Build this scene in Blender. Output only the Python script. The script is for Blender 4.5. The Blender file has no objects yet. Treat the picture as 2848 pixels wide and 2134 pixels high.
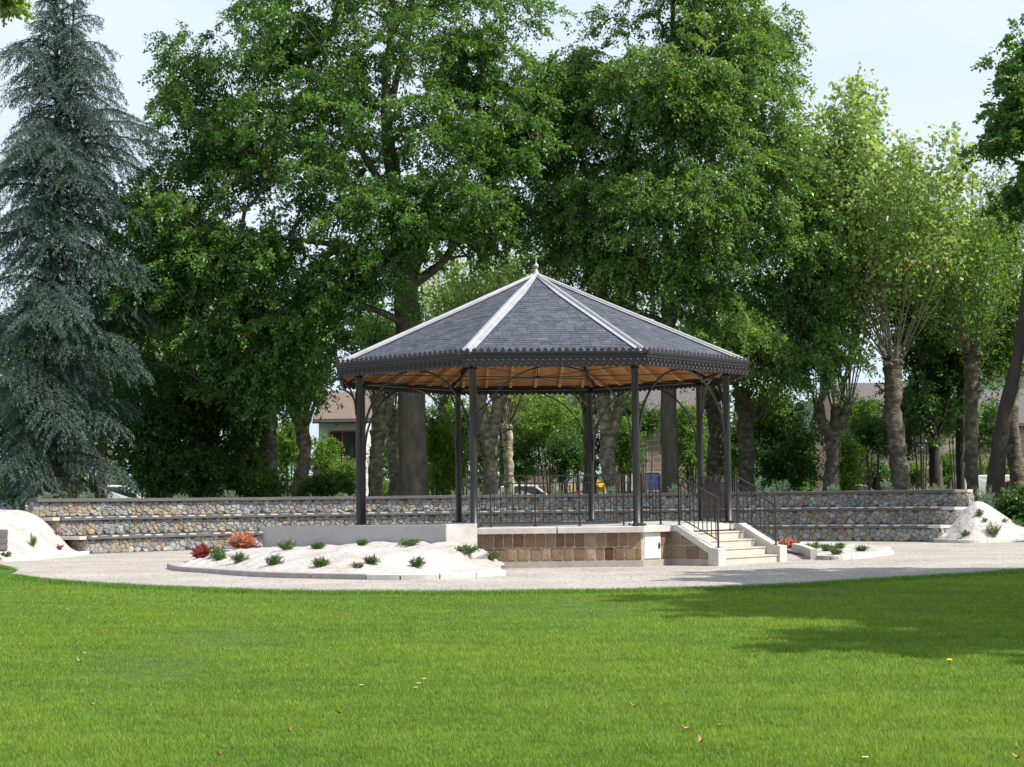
import bpy, math, random
import numpy as np
from mathutils import Vector, Matrix, noise
from mathutils.bvhtree import BVHTree
random.seed(11)
R = math.radians
S = bpy.context.scene
COL = S.collection

# ------------------------------------------------------------------ camera
FPX, CAMZ = 4726.7, 1.43
PITCH, ROLL = R(3.9593), R(-0.6239)
F0 = Vector((0, math.cos(PITCH), math.sin(PITCH)))
U0 = Vector((0, -math.sin(PITCH), math.cos(PITCH)))
R0 = Vector((1, 0, 0))
RT = R0 * math.cos(ROLL) + U0 * math.sin(ROLL)
UP = -R0 * math.sin(ROLL) + U0 * math.cos(ROLL)
CAM = Vector((0, 0, CAMZ))
cd = bpy.data.cameras.new('camera')
cam = bpy.data.objects.new('camera', cd)
COL.objects.link(cam)
cd.sensor_width = 36
cd.lens = 36 * FPX / 2848
cd.clip_end = 3000
cd.clip_start = .1
mw = Matrix((RT, UP, -F0)).transposed().to_4x4()
mw.translation = CAM
cam.matrix_world = mw
S.camera = cam


def ray(px, py):
    return F0 + RT * ((px - 1424) / FPX) - UP * ((py - 1067) / FPX)


def at(px, py, Y):                       # point of the sight line at distance Y in front of the camera
    d = ray(px, py)
    return CAM + d * (Y / d.y)


def gnd(px, py, z=0.0):                  # point of the sight line on a level plane
    d = ray(px, py)
    return CAM + d * ((z - CAMZ) / d.z)


DS = 2848 / 2211.0


def dat(x, y, Y):
    return at(x * DS, y * DS, Y)


# ------------------------------------------------------------------ materials
def newmat(name):
    m = bpy.data.materials.new(name)
    m.use_nodes = True
    nt = m.node_tree
    b = nt.nodes['Principled BSDF']
    return m, nt, b


def M(name, base, rough=.7, metal=0, var=.15, scale=6, bump=0, bscale=40, attr=False, spec=.4, var2=None, stretch=None, detail=6):
    m, nt, b = newmat(name)
    N, L = nt.nodes, nt.links
    tc = N.new('ShaderNodeTexCoord')
    co = tc.outputs['Object']
    if stretch:
        mp = N.new('ShaderNodeMapping')
        mp.inputs['Scale'].default_value = stretch
        L.new(co, mp.inputs['Vector'])
        co = mp.outputs['Vector']
    nz = N.new('ShaderNodeTexNoise')
    nz.inputs['Scale'].default_value = scale
    nz.inputs['Detail'].default_value = detail
    nz.inputs['Roughness'].default_value = .65
    L.new(co, nz.inputs['Vector'])
    cr = N.new('ShaderNodeValToRGB')
    lo = tuple(max(0, c * (1 - var)) for c in base)
    hi = tuple(min(1, c * (1 + var)) for c in (var2 or base))
    cr.color_ramp.elements[0].position = .3
    cr.color_ramp.elements[1].position = .7
    cr.color_ramp.elements[0].color = (*lo, 1)
    cr.color_ramp.elements[1].color = (*hi, 1)
    L.new(nz.outputs['Fac'], cr.inputs['Fac'])
    out = cr.outputs['Color']
    if attr:
        at_ = N.new('ShaderNodeVertexColor')
        at_.layer_name = 'Col'
        mx = N.new('ShaderNodeMix')
        mx.data_type = 'RGBA'
        mx.blend_type = 'MULTIPLY'
        mx.inputs[0].default_value = 1
        L.new(out, mx.inputs[6])
        L.new(at_.outputs['Color'], mx.inputs[7])
        out = mx.outputs[2]
    L.new(out, b.inputs['Base Color'])
    b.inputs['Roughness'].default_value = rough
    b.inputs['Metallic'].default_value = metal
    b.inputs['Specular IOR Level'].default_value = spec
    if bump:
        n2 = N.new('ShaderNodeTexNoise')
        n2.inputs['Scale'].default_value = bscale
        n2.inputs['Detail'].default_value = 8
        L.new(co, n2.inputs['Vector'])
        bp = N.new('ShaderNodeBump')
        bp.inputs['Strength'].default_value = bump
        bp.inputs['Distance'].default_value = .05
        L.new(n2.outputs['Fac'], bp.inputs['Height'])
        L.new(bp.outputs['Normal'], b.inputs['Normal'])
    return m


def leafmat(name, base, trans=.35, tcol=None, rough=.45, spec=.35):
    m, nt, b = newmat(name)
    N, L = nt.nodes, nt.links
    a = N.new('ShaderNodeVertexColor')
    a.layer_name = 'Col'
    mx = N.new('ShaderNodeMix')
    mx.data_type = 'RGBA'
    mx.blend_type = 'MULTIPLY'
    mx.inputs[0].default_value = 1
    mx.inputs[6].default_value = (*base, 1)
    L.new(a.outputs['Color'], mx.inputs[7])
    L.new(mx.outputs[2], b.inputs['Base Color'])
    b.inputs['Roughness'].default_value = rough
    b.inputs['Specular IOR Level'].default_value = spec
    t = N.new('ShaderNodeBsdfTranslucent')
    m2 = N.new('ShaderNodeMix')
    m2.data_type = 'RGBA'
    m2.blend_type = 'MULTIPLY'
    m2.inputs[0].default_value = 1
    tc = tcol or (base[0] * 1.5, base[1] * 1.35, base[2] * .6)
    m2.inputs[6].default_value = (*tc, 1)
    L.new(a.outputs['Color'], m2.inputs[7])
    L.new(m2.outputs[2], t.inputs['Color'])
    ms = N.new('ShaderNodeMixShader')
    ms.inputs[0].default_value = trans
    L.new(b.outputs[0], ms.inputs[1])
    L.new(t.outputs[0], ms.inputs[2])
    L.new(ms.outputs[0], N['Material Output'].inputs['Surface'])
    return m


mats = dict(
    steel=M('dark_painted_steel', (.020, .0175, .017), .42, 0, .18, 9, .05, 60, spec=.5),
    steel2=M('dark_painted_castings', (.025, .021, .021), .38, 0, .2, 20, .05, 80, spec=.5),
    zinc=M('zinc_flashing', (.40, .39, .41), .45, .3, .14, 3, .05, 20),
    slate=M('slate', (.060, .067, .088), .55, 0, .22, 5, .25, 60, attr=True),
    board=M('ceiling_board', (.50, .235, .072), .7, 0, .22, 3, .08, 30, stretch=(1, 1, 1)),
    rafter=M('rafter_timber', (.60, .32, .115), .65, 0, .14, 5, .08, 40),
    concrete=M('pale_concrete', (.52, .49, .455), .8, 0, .20, 2.6, .12, 60),
    deck=M('deck_concrete', (.42, .42, .40), .75, 0, .10, 1.5, .1, 60),
    footing=M('rough_footing_concrete', (.36, .32, .28), .9, 0, .2, 3, .4, 50),
    step=M('cream_step_stone', (.52, .46, .39), .8, 0, .12, 3, .12, 70),
    render=M('grey_wall_render', (.40, .38, .375), .85, 0, .10, 2.5, .12, 60),
    sand=M('sandstone_block', (.90, .86, .84), .9, 0, .22, 7, .55, 45, attr=True),
    mortar=M('lime_mortar', (.44, .36, .26), .95, 0, .14, 8, .4, 90),
    white=M('white_painted_metal', (.72, .74, .75), .4, 0, .03, 2),
    plastic=M('black_plastic', (.02, .02, .022), .45, 0, .1, 5),
    fabric=M('white_weed_fabric', (.47, .43, .415), .85, 0, .17, 2.6, .7, 7, stretch=(1, .6, 1)),
    kerb=M('kerb_concrete', (.33, .30, .29), .85, 0, .18, 4, .3, 50),
    kerbw=M('pale_kerb_concrete', (.58, .55, .51), .85, 0, .14, 4, .3, 50),
    gstone=M('gabion_stone', (.95, .95, .95), .85, 0, .30, 9, .7, 28, attr=True),
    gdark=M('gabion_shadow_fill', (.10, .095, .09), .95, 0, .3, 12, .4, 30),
    wire=M('galvanised_wire', (.30, .30, .30), .45, .6, .1, 5),
    plank=M('grey_bench_plank', (.115, .105, .10), .75, 0, .22, 3, .2, 40, stretch=(1, 1, 5)),
    plate=M('pale_lip_dash', (.50, .49, .47), .5, 0, .05, 5),  # pale tone imitating bright spots along the bench lips
    bark_oak=M('oak_bark', (.105, .088, .070), .95, 0, .45, 5, .9, 16, stretch=(1, 1, .3)),
    bark_limb=M('limb_bark', (.10, .085, .070), .95, 0, .35, 3, .5, 20),
    bark_cedar=M('cedar_bark', (.045, .035, .030), .95, 0, .35, 4, .8, 16, stretch=(1, 1, .3)),
    shoot=M('shoot_bark', (.17, .145, .10), .9, 0, .25, 3),
    soil=M('dark_soil', (.07, .055, .04), .95, 0, .35, 2, .5, 15),
    litter=M('dry_leaf', (.42, .23, .10), .7, 0, .25, 30),
    petal=M('daisy_petal', (.80, .80, .78), .6, 0, .05, 5),
    yellow=M('yellow_paint', (.70, .42, .02), .5, 0, .08, 3),
    red=M('red_paint', (.42, .04, .035), .45, 0, .1, 3),
    blue=M('blue_paint', (.05, .10, .30), .5, 0, .1, 3),
    glass=M('dark_window_glass', (.03, .035, .04), .08, 0, .1, 3, spec=.8),
    tyre=M('tyre_rubber', (.02, .02, .02), .8, 0, .1, 5),
    brick=M('brick_wall_colour', (.85, .85, .85), .9, 0, .2, 6, .3, 40, attr=True),
)


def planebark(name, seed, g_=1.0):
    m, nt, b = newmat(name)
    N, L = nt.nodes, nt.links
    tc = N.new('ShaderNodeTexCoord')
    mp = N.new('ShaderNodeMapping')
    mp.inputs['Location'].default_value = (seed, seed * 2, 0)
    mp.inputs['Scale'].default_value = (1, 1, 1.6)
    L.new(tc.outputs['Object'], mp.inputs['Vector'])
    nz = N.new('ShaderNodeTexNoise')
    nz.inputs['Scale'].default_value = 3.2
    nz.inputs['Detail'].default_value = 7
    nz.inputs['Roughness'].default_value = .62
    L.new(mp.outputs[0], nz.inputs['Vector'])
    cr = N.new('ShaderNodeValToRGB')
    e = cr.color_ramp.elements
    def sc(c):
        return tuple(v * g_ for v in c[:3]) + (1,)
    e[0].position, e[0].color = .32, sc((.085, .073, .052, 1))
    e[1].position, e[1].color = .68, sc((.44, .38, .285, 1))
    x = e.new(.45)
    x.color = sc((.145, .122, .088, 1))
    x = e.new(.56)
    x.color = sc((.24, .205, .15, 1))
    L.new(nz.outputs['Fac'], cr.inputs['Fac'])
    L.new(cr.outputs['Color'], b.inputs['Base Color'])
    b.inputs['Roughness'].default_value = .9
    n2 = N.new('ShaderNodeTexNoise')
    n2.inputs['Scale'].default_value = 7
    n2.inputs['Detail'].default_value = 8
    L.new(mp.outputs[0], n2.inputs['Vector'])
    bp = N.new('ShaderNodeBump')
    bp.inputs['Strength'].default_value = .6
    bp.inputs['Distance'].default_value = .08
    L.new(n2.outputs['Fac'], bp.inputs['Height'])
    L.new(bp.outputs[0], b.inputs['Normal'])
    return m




def fabricmat():
    m, nt, b = newmat('white_weed_fabric')
    N, L = nt.nodes, nt.links
    tc = N.new('ShaderNodeTexCoord')
    n1 = N.new('ShaderNodeTexNoise')
    n1.inputs['Scale'].default_value = 1.7
    n1.inputs['Detail'].default_value = 9
    n1.inputs['Roughness'].default_value = .7
    n1.inputs['Distortion'].default_value = .6
    L.new(tc.outputs['Object'], n1.inputs['Vector'])
    cr = N.new('ShaderNodeValToRGB')
    e = cr.color_ramp.elements
    e[0].position, e[0].color = .30, (.24, .20, .17, 1)
    e[1].position, e[1].color = .75, (.45, .42, .405, 1)
    x = e.new(.40)
    x.color = (.35, .31, .29, 1)
    x = e.new(.50)
    x.color = (.41, .375, .36, 1)
    L.new(n1.outputs['Fac'], cr.inputs['Fac'])
    L.new(cr.outputs['Color'], b.inputs['Base Color'])
    b.inputs['Roughness'].default_value = .9
    n2 = N.new('ShaderNodeTexNoise')
    n2.inputs['Scale'].default_value = 5
    n2.inputs['Detail'].default_value = 6
    n2.inputs['Distortion'].default_value = 1.2
    L.new(tc.outputs['Object'], n2.inputs['Vector'])
    bp = N.new('ShaderNodeBump')
    bp.inputs['Strength'].default_value = .8
    bp.inputs['Distance'].default_value = .07
    L.new(n2.outputs['Fac'], bp.inputs['Height'])
    L.new(bp.outputs[0], b.inputs['Normal'])
    return m


mats['fabric'] = fabricmat()
mats['plane_shaded'] = planebark('plane_bark_shaded', 0, .58)  # bark darkened to imitate shade on the trunks
mats['plane_sunlit'] = planebark('plane_bark_sunlit', 7.3, 1.5)  # same bark made paler to imitate sun on the trunks
mats['leaf_oak'] = leafmat('oak_leaf', (.074, .158, .038), .36, (.17, .34, .03), .38, .45)
mats['leaf_oak2'] = leafmat('second_oak_leaf', (.108, .196, .055), .38, (.22, .39, .045), .38, .45)
mats['leaf_plane'] = leafmat('plane_leaf', (.24, .34, .11), .45, (.42, .55, .11))
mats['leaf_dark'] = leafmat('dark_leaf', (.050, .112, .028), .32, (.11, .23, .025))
mats['leaf_mid'] = leafmat('shrub_leaf', (.095, .175, .035), .42, (.22, .38, .035))
mats['leaf_light'] = leafmat('light_shrub_leaf', (.13, .22, .035), .45, (.27, .42, .04))
mats['leaf_cedar'] = leafmat('cedar_needle', (.086, .127, .106), .16, (.09, .14, .09), .65, .15)
mats['leaf_grey'] = leafmat('silver_leaf', (.22, .29, .19), .3, (.22, .32, .14))
mats['leaf_tuft'] = leafmat('low_plant_leaf', (.085, .15, .045), .3, (.14, .24, .05))
mats['leaf_red'] = leafmat('red_leaf', (.30, .07, .06), .35, (.40, .08, .06))
mats['leaf_copper'] = leafmat('copper_leaf', (.50, .22, .13), .35, (.6, .25, .12))
mats['grass'] = leafmat('grass_blade', (.146, .252, .030), .42, (.26, .41, .036), .5, .25)


# ------------------------------------------------------------------ mesh building
ORG = {}


class MB:
    def __init__(s):
        s.v, s.f, s.m, s.c = [], [], [], []
        s.mi = 0
        s.col = (1, 1, 1)

    def addv(s, pts):
        i = len(s.v)
        for p in pts:
            s.v.append((p[0], p[1], p[2]))
            s.c.append(s.col)
        return i

    def face(s, idx):
        s.f.append(tuple(idx))
        s.m.append(s.mi)

    def poly(s, pts):
        i = s.addv(pts)
        s.face(range(i, i + len(pts)))

    def hexa(s, p):                      # 8 corners: bottom 4 then top 4
        i = s.addv(p)
        for q in ((3, 2, 1, 0), (4, 5, 6, 7), (0, 1, 5, 4), (1, 2, 6, 5), (2, 3, 7, 6), (3, 0, 4, 7)):
            s.face([i + k for k in q])

    def obox(s, c, ax, ay, az):          # centre and three half vectors
        c, ax, ay, az = Vector(c), Vector(ax), Vector(ay), Vector(az)
        s.hexa([c - ax - ay - az, c + ax - ay - az, c + ax + ay - az, c - ax + ay - az,
                c - ax - ay + az, c + ax - ay + az, c + ax + ay + az, c - ax + ay + az])

    def box(s, x0, x1, y0, y1, z0, z1):
        s.obox(((x0 + x1) / 2, (y0 + y1) / 2, (z0 + z1) / 2), ((x1 - x0) / 2, 0, 0), (0, (y1 - y0) / 2, 0), (0, 0, (z1 - z0) / 2))

    def beam(s, a, b, w, h, up=(0, 0, 1)):
        a, b = Vector(a), Vector(b)
        d = b - a
        L = d.length
        d.normalize()
        u = Vector(up)
        sd = d.cross(u)
        if sd.length < 1e-4:
            sd = d.cross(Vector((1, 0, 0)))
        sd.normalize()
        u = sd.cross(d)
        s.obox((a + b) / 2, d * (L / 2), sd * (w / 2), u * (h / 2))

    def tube(s, pts, rad, n=8, cap=True):
        pts = [Vector(p) for p in pts]
        if not hasattr(rad, '__len__'):
            rad = [rad] * len(pts)
        prev = None
        base = []
        for k, p in enumerate(pts):
            t = (pts[min(k + 1, len(pts) - 1)] - pts[max(k - 1, 0)])
            if t.length < 1e-9:
                t = Vector((0, 0, 1))
            t.normalize()
            if prev is None:
                a = t.orthogonal().normalized()
            else:
                a = (prev - t * prev.dot(t))
                a = a.normalized() if a.length > 1e-6 else t.orthogonal().normalized()
            prev = a
            b = t.cross(a)
            base.append(s.addv([p + (a * math.cos(2 * math.pi * j / n) + b * math.sin(2 * math.pi * j / n)) * rad[k] for j in range(n)]))
        for k in range(len(pts) - 1):
            for j in range(n):
                j2 = (j + 1) % n
                s.face((base[k] + j, base[k] + j2, base[k + 1] + j2, base[k + 1] + j))
        if cap:
            s.face([base[0] + j for j in reversed(range(n))])
            s.face([base[-1] + j for j in range(n)])

    def lathe(s, c, prof, n=16):
        c = Vector(c)
        rings = [s.addv([c + Vector((r * math.cos(2 * math.pi * j / n), r * math.sin(2 * math.pi * j / n), z)) for j in range(n)]) for r, z in prof]
        for a, b in zip(rings, rings[1:]):
            for j in range(n):
                j2 = (j + 1) % n
                s.face((a + j, a + j2, b + j2, b + j))
        s.face([rings[0] + j for j in reversed(range(n))])
        s.face([rings[-1] + j for j in range(n)])

    def prism(s, poly, o, ux, uy, uz):   # 2-D outline placed at o with axes ux, uy and thickness vector uz
        o, ux, uy, uz = Vector(o), Vector(ux), Vector(uy), Vector(uz)
        n = len(poly)
        a = s.addv([o + ux * p[0] + uy * p[1] for p in poly])
        b = s.addv([o + ux * p[0] + uy * p[1] + uz for p in poly])
        s.face([a + k for k in reversed(range(n))])
        s.face([b + k for k in range(n)])
        for k in range(n):
            k2 = (k + 1) % n
            s.face((a + k, a + k2, b + k2, b + k))

    def grid(s, P):                      # P[i][j] points
        nj = len(P[0])
        st = [s.addv(row) for row in P]
        for i in range(len(P) - 1):
            for j in range(nj - 1):
                s.face((st[i] + j, st[i] + j + 1, st[i + 1] + j + 1, st[i + 1] + j))

    def build(s, name, mat, parent=None, org=None, smooth=False):
        o_ = Vector(ORG[parent.name]) if parent is not None else Vector(org or (0, 0, 0))
        me = bpy.data.meshes.new(name)
        me.from_pydata([(v[0] - o_.x, v[1] - o_.y, v[2] - o_.z) for v in s.v], [], s.f)
        ms = mat if isinstance(mat, (list, tuple)) else [mat]
        for m in ms:
            me.materials.append(mats[m] if isinstance(m, str) else m)
        if len(ms) > 1:
            me.polygons.foreach_set('material_index', s.m)
        ca = me.color_attributes.new('Col', 'FLOAT_COLOR', 'POINT')
        arr = np.ones((len(s.v), 4), np.float32)
        arr[:, :3] = np.array(s.c, np.float32)
        ca.data.foreach_set('color', arr.ravel())
        if smooth:
            me.polygons.foreach_set('use_smooth', [True] * len(me.polygons))
        ob = bpy.data.objects.new(name, me)
        COL.objects.link(ob)
        if parent is not None:
            ob.parent = parent
        else:
            ob.location = o_
        ORG[ob.name] = tuple(o_)
        return ob


def fast_mesh(name, V, k, tint, mat, parent=None, org=None):
    """V: (n*k,3) corner positions of n separate k-gons, tint: (n,3) one colour each."""
    o_ = np.array(ORG[parent.name] if parent is not None else (org or (0, 0, 0)), np.float32)
    V = (np.asarray(V, np.float32).reshape(-1, 3) - o_)
    nv = len(V)
    n = nv // k
    me = bpy.data.meshes.new(name)
    me.vertices.add(nv)
    me.vertices.foreach_set('co', V.ravel())
    me.loops.add(nv)
    me.loops.foreach_set('vertex_index', np.arange(nv, dtype=np.int32))
    me.polygons.add(n)
    me.polygons.foreach_set('loop_start', np.arange(0, nv, k, dtype=np.int32))
    me.update(calc_edges=True)
    ca = me.color_attributes.new('Col', 'FLOAT_COLOR', 'POINT')
    c = np.ones((n, k, 4), np.float32)
    c[:, :, :3] = np.asarray(tint, np.float32)[:, None, :]
    ca.data.foreach_set('color', c.ravel())
    me.materials.append(mats[mat] if isinstance(mat, str) else mat)
    ob = bpy.data.objects.new(name, me)
    COL.objects.link(ob)
    if parent is not None:
        ob.parent = parent
    else:
        ob.location = tuple(float(q) for q in o_)
    ORG[ob.name] = tuple(float(q) for q in o_)
    return ob


def tag(o, label, cat, group=None, kind=None):
    o['label'] = label
    o['category'] = cat
    if group:
        o['group'] = group
    if kind:
        o['kind'] = kind
    return o


def struct(o, label=None):
    o['kind'] = 'structure'
    return o


def thing(name, label, cat, loc, group=None):
    o = bpy.data.objects.new(name, None)
    o.empty_display_size = .2
    COL.objects.link(o)
    o.location = loc
    ORG[o.name] = tuple(loc)
    return tag(o, label, cat, group)


def unit(a):
    return a / np.maximum(np.linalg.norm(a, axis=-1, keepdims=True), 1e-9)


def leaf_quads(P, D, L, W, rng, fold=.0, upb=0):
    """Kite-shaped leaves: base P, direction D, length L, width W."""
    n = len(P)
    L = np.broadcast_to(np.asarray(L, float), (n,))[:, None]
    W = np.broadcast_to(np.asarray(W, float), (n,))[:, None]
    r = rng.normal(size=(n, 3))
    r[:, 2] += upb
    sd = unit(np.cross(D, r))
    nm = np.cross(sd, D)
    mid = P + D * L * .45
    V = np.empty((n, 4, 3))
    V[:, 0] = P
    V[:, 1] = mid + sd * W * .5 + nm * L * fold
    V[:, 2] = P + D * L - nm * L * fold
    V[:, 3] = mid - sd * W * .5 + nm * L * fold
    return V


def tints(n, rng, v=.22, yel=.12, base=None):
    b = 1 + rng.normal(size=(n, 1)) * v
    y = rng.normal(size=(n, 1)) * yel
    t = np.concatenate([b * (1 + y), b, b * (1 - y)], 1)
    return np.clip(t, .25, 2.2)


def catmull(pts, n):
    pts = [Vector(p) for p in pts]
    P = [pts[0] * 2 - pts[1]] + pts + [pts[-1] * 2 - pts[-2]]
    out = []
    segs = len(pts) - 1
    for k in range(n):
        t = k / (n - 1) * segs
        i = min(int(t), segs - 1)
        t -= i
        a, b, c, d = P[i:i + 4]
        out.append(.5 * ((2 * b) + (c - a) * t + (2 * a - 5 * b + 4 * c - d) * t * t + (3 * b - a - 3 * c + d) * t ** 3))
    return out


def nz(x, y=0, z=0, s=1.0):
    return noise.noise(Vector((x * s, y * s, z * s)))


# ------------------------------------------------------------------ light, sky, colour management
AZ, EL = R(74), R(51)
SUN = Vector((math.sin(AZ) * math.cos(EL), -math.cos(AZ) * math.cos(EL), math.sin(EL)))
ld = bpy.data.lights.new('sun', 'SUN')
ld.energy = 4.9
ld.angle = R(.53)
ld.color = (1, .955, .88)
lo = bpy.data.objects.new('sun', ld)
COL.objects.link(lo)
lo.rotation_euler = SUN.to_track_quat('Z', 'Y').to_euler()
w = bpy.data.worlds.new('World')
S.world = w
w.use_nodes = True
N, L = w.node_tree.nodes, w.node_tree.links
sky = N.new('ShaderNodeTexSky')
sky.sky_type = 'NISHITA'
sky.sun_disc = False
sky.sun_elevation = EL
sky.sun_rotation = math.pi - AZ
sky.dust_density = 3.5
sky.air_density = 1.0
sky.ozone_density = 1.6
tc = N.new('ShaderNodeTexCoord')
mp = N.new('ShaderNodeMapping')
mp.inputs['Scale'].default_value = (1.2, 1.2, 4)
L.new(tc.outputs['Generated'], mp.inputs['Vector'])
n1 = N.new('ShaderNodeTexNoise')
n1.inputs['Scale'].default_value = 2.2
n1.inputs['Detail'].default_value = 6
n1.inputs['Roughness'].default_value = .55
L.new(mp.outputs[0], n1.inputs['Vector'])
cr = N.new('ShaderNodeValToRGB')
cr.color_ramp.elements[0].position = .30
cr.color_ramp.elements[0].color = (.80, .80, .80, 1)
cr.color_ramp.elements[1].position = .62
cr.color_ramp.elements[1].color = (.98, .98, .98, 1)
L.new(n1.outputs['Fac'], cr.inputs['Fac'])
mx = N.new('ShaderNodeMix')
mx.data_type = 'RGBA'
L.new(cr.outputs['Color'], mx.inputs[0])
L.new(sky.outputs[0], mx.inputs[6])
mx.inputs[7].default_value = (7.0, 8.1, 9.3, 1)          # thin high cloud veil
L.new(mx.outputs[2], N['Background'].inputs['Color'])
N['Background'].inputs['Strength'].default_value = .085
S.view_settings.view_transform = 'Standard'
S.view_settings.look = 'None'
S.view_settings.exposure = .55
S.view_settings.gamma = 1
S.cycles.max_bounces = 6
S.cycles.diffuse_bounces = 3
S.cycles.glossy_bounces = 2
S.cycles.transmission_bounces = 4
S.cycles.transparent_max_bounces = 4
S.cycles.sample_clamp_indirect = 4

# ------------------------------------------------------------------ ground, gravel, lawn
KX, KY, TH = .6142, 40.883, 4.002
rngG = np.random.default_rng(5)


def gh(x, y):                            # height of the natural ground behind the terraces
    r = math.hypot(x - KX, y - KY)
    t = max(0, min(1, (r - 19.0) / 5)) * max(0, min(1, (y - 44) / 8))
    return -.04 + .5 * t


g = MB()
xs = sorted(set(list(range(-60, 61, 3)) + [-900, -500, -300, -200, -140, -100, -80, 80, 100, 140, 200, 300, 500, 900]))
ys = sorted(set(list(range(-20, 111, 3)) + [-300, -120, -60, 130, 160, 220, 320, 500, 900, 1400]))
g.grid([[Vector((x, y, gh(x, y))) for x in xs] for y in ys])
struct(g.build('ground', M('rough_park_ground', (.055, .085, .025), .95, 0, .5, .8, .5, 6), smooth=True))


def gravel_mat():
    m, nt, b = newmat('pale_gravel')
    N, L = nt.nodes, nt.links
    tc = N.new('ShaderNodeTexCoord')
    v = N.new('ShaderNodeTexVoronoi')
    v.inputs['Scale'].default_value = 30
    L.new(tc.outputs['Object'], v.inputs['Vector'])
    n = N.new('ShaderNodeTexNoise')
    n.inputs['Scale'].default_value = .5
    n.inputs['Detail'].default_value = 8
    L.new(tc.outputs['Object'], n.inputs['Vector'])
    cr = N.new('ShaderNodeValToRGB')
    e = cr.color_ramp.elements
    e[0].position, e[0].color = .0, (.17, .150, .135, 1)
    e[1].position, e[1].color = 1, (.47, .435, .40, 1)
    x = e.new(.35)
    x.color = (.325, .297, .272, 1)
    x = e.new(.7)
    x.color = (.395, .362, .332, 1)
    sp = N.new('ShaderNodeSeparateColor')
    L.new(v.outputs['Color'], sp.inputs[0])
    L.new(sp.outputs[0], cr.inputs['Fac'])
    mx = N.new('ShaderNodeMix')
    mx.data_type = 'RGBA'
    mx.blend_type = 'MULTIPLY'
    mx.inputs[0].default_value = 1
    c2 = N.new('ShaderNodeValToRGB')
    c2.color_ramp.elements[0].position = .35
    c2.color_ramp.elements[0].color = (.84, .83, .82, 1)
    c2.color_ramp.elements[1].position = .65
    c2.color_ramp.elements[1].color = (1.08, 1.06, 1.05, 1)
    L.new(n.outputs['Fac'], c2.inputs['Fac'])
    L.new(cr.outputs['Color'], mx.inputs[6])
    L.new(c2.outputs['Color'], mx.inputs[7])
    L.new(mx.outputs[2], b.inputs['Base Color'])
    b.inputs['Roughness'].default_value = .95
    bp = N.new('ShaderNodeBump')
    bp.inputs['Strength'].default_value = .8
    bp.inputs['Distance'].default_value = .02
    L.new(v.outputs['Distance'], bp.inputs['Height'])
    L.new(bp.outputs[0], b.inputs['Normal'])
    return m


g = MB()
g.grid([[Vector((x, y, .012 * nz(x, y, 0, .35))) for x in np.linspace(-34, 34, 90)] for y in np.linspace(17, 58.5, 60)])
struct(g.build('gravel_path', gravel_mat(), smooth=True))

edge_px = [(-420, 1572), (-200, 1594), (3, 1606), (95, 1617), (300, 1634), (500, 1645), (700, 1652), (1000, 1656), (1300, 1657), (1600, 1654), (1900, 1648),
           (2200, 1635), (2500, 1617), (2848, 1594), (3100, 1574), (3350, 1552)]
EDGE = catmull([gnd(x, y) for x, y in edge_px], 240)
EX = np.array([p.x for p in EDGE])
EY = np.array([p.y for p in EDGE])


def lawn_edge(x):
    return float(np.interp(x, EX, EY))


g = MB()
rows = []
for x in np.linspace(EX[0], EX[-1], 160):
    ye = lawn_edge(x) + .10 * nz(x, 0, 3, 2.3)
    rows.append([Vector((x, ye + (-15 - ye) * t, .022 + .015 * nz(x, t * 30, 0, .5) - (.02 if t == 0 else 0))) for t in (0, .004, .02, .08, .2, .4, .7, 1)])
g.grid(rows)
tong = [gnd(*q) for q in ((-420, 1552), (-150, 1562), (0, 1572), (30, 1579), (50, 1589), (28, 1596), (0, 1601), (-150, 1589), (-420, 1566))]
g.poly([Vector((p.x, p.y, .024)) for p in tong])
g.f[-1] = tuple(reversed(g.f[-1]))
struct(g.build('lawn', M('lawn_turf', (.055, .105, .014), .95, 0, .35, 3, .6, 60), smooth=True))

# grass blades: dense near the camera, longer along the uncut edge
rg = np.random.default_rng(77)
NB = 1500000
d = 7.6 * (37.5 / 7.6) ** rg.random(NB)
hw = d * .345 + .5
x = (rg.random(NB) * 2 - 1) * hw
ye = np.interp(x, EX, EY)
near_edge = ye - d
keep = near_edge > -.10 * rg.random(NB)
x, d, near_edge = x[keep], d[keep], near_edge[keep]
# extra tall fringe along the edge, and the tongue on the far left
NE = 60000
k = rg.integers(0, 239, NE)
t = rg.random(NE)
fx = EX[k] + (EX[k + 1] - EX[k]) * t
fy = EY[k] + (EY[k + 1] - EY[k]) * t - np.abs(rg.normal(size=NE)) * .28 + .05
m_ = np.abs(fx) < fy * .36 + 1
fx, fy = fx[m_], fy[m_]
NT = 30000
tx = rg.random(NT) * 6.5
tp = [gnd(*q) for q in ((-420, 1552), (50, 1589), (-420, 1566))]
b0, b1 = rg.random(NT), rg.random(NT)
sw = b0 + b1 > 1
b0[sw], b1[sw] = 1 - b0[sw], 1 - b1[sw]
T0, T1, T2 = [np.array(p) for p in (gnd(-300, 1556), gnd(52, 1589), gnd(-300, 1580))]
TT = T0 + (T1 - T0) * b0[:, None] + (T2 - T0) * b1[:, None]
gx = np.concatenate([x, fx, TT[:, 0]])
gy = np.concatenate([d, fy, TT[:, 1]])
tall = np.concatenate([np.zeros(len(x)), np.ones(len(fx)), np.ones(NT)])
n = len(gx)
patch = np.sin(gx * .9 + 1.7 * np.sin(gy * .5)) * .5 + np.sin(gy * 1.3 + gx * .4) * .3 + np.sin(gx * 3.1 + gy * 2.2) * .3
fine = np.sin(gx * 9.7 + 3 * np.sin(gy * 7.1)) * np.sin(gy * 8.3 + 2 * np.sin(gx * 6.3))
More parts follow.
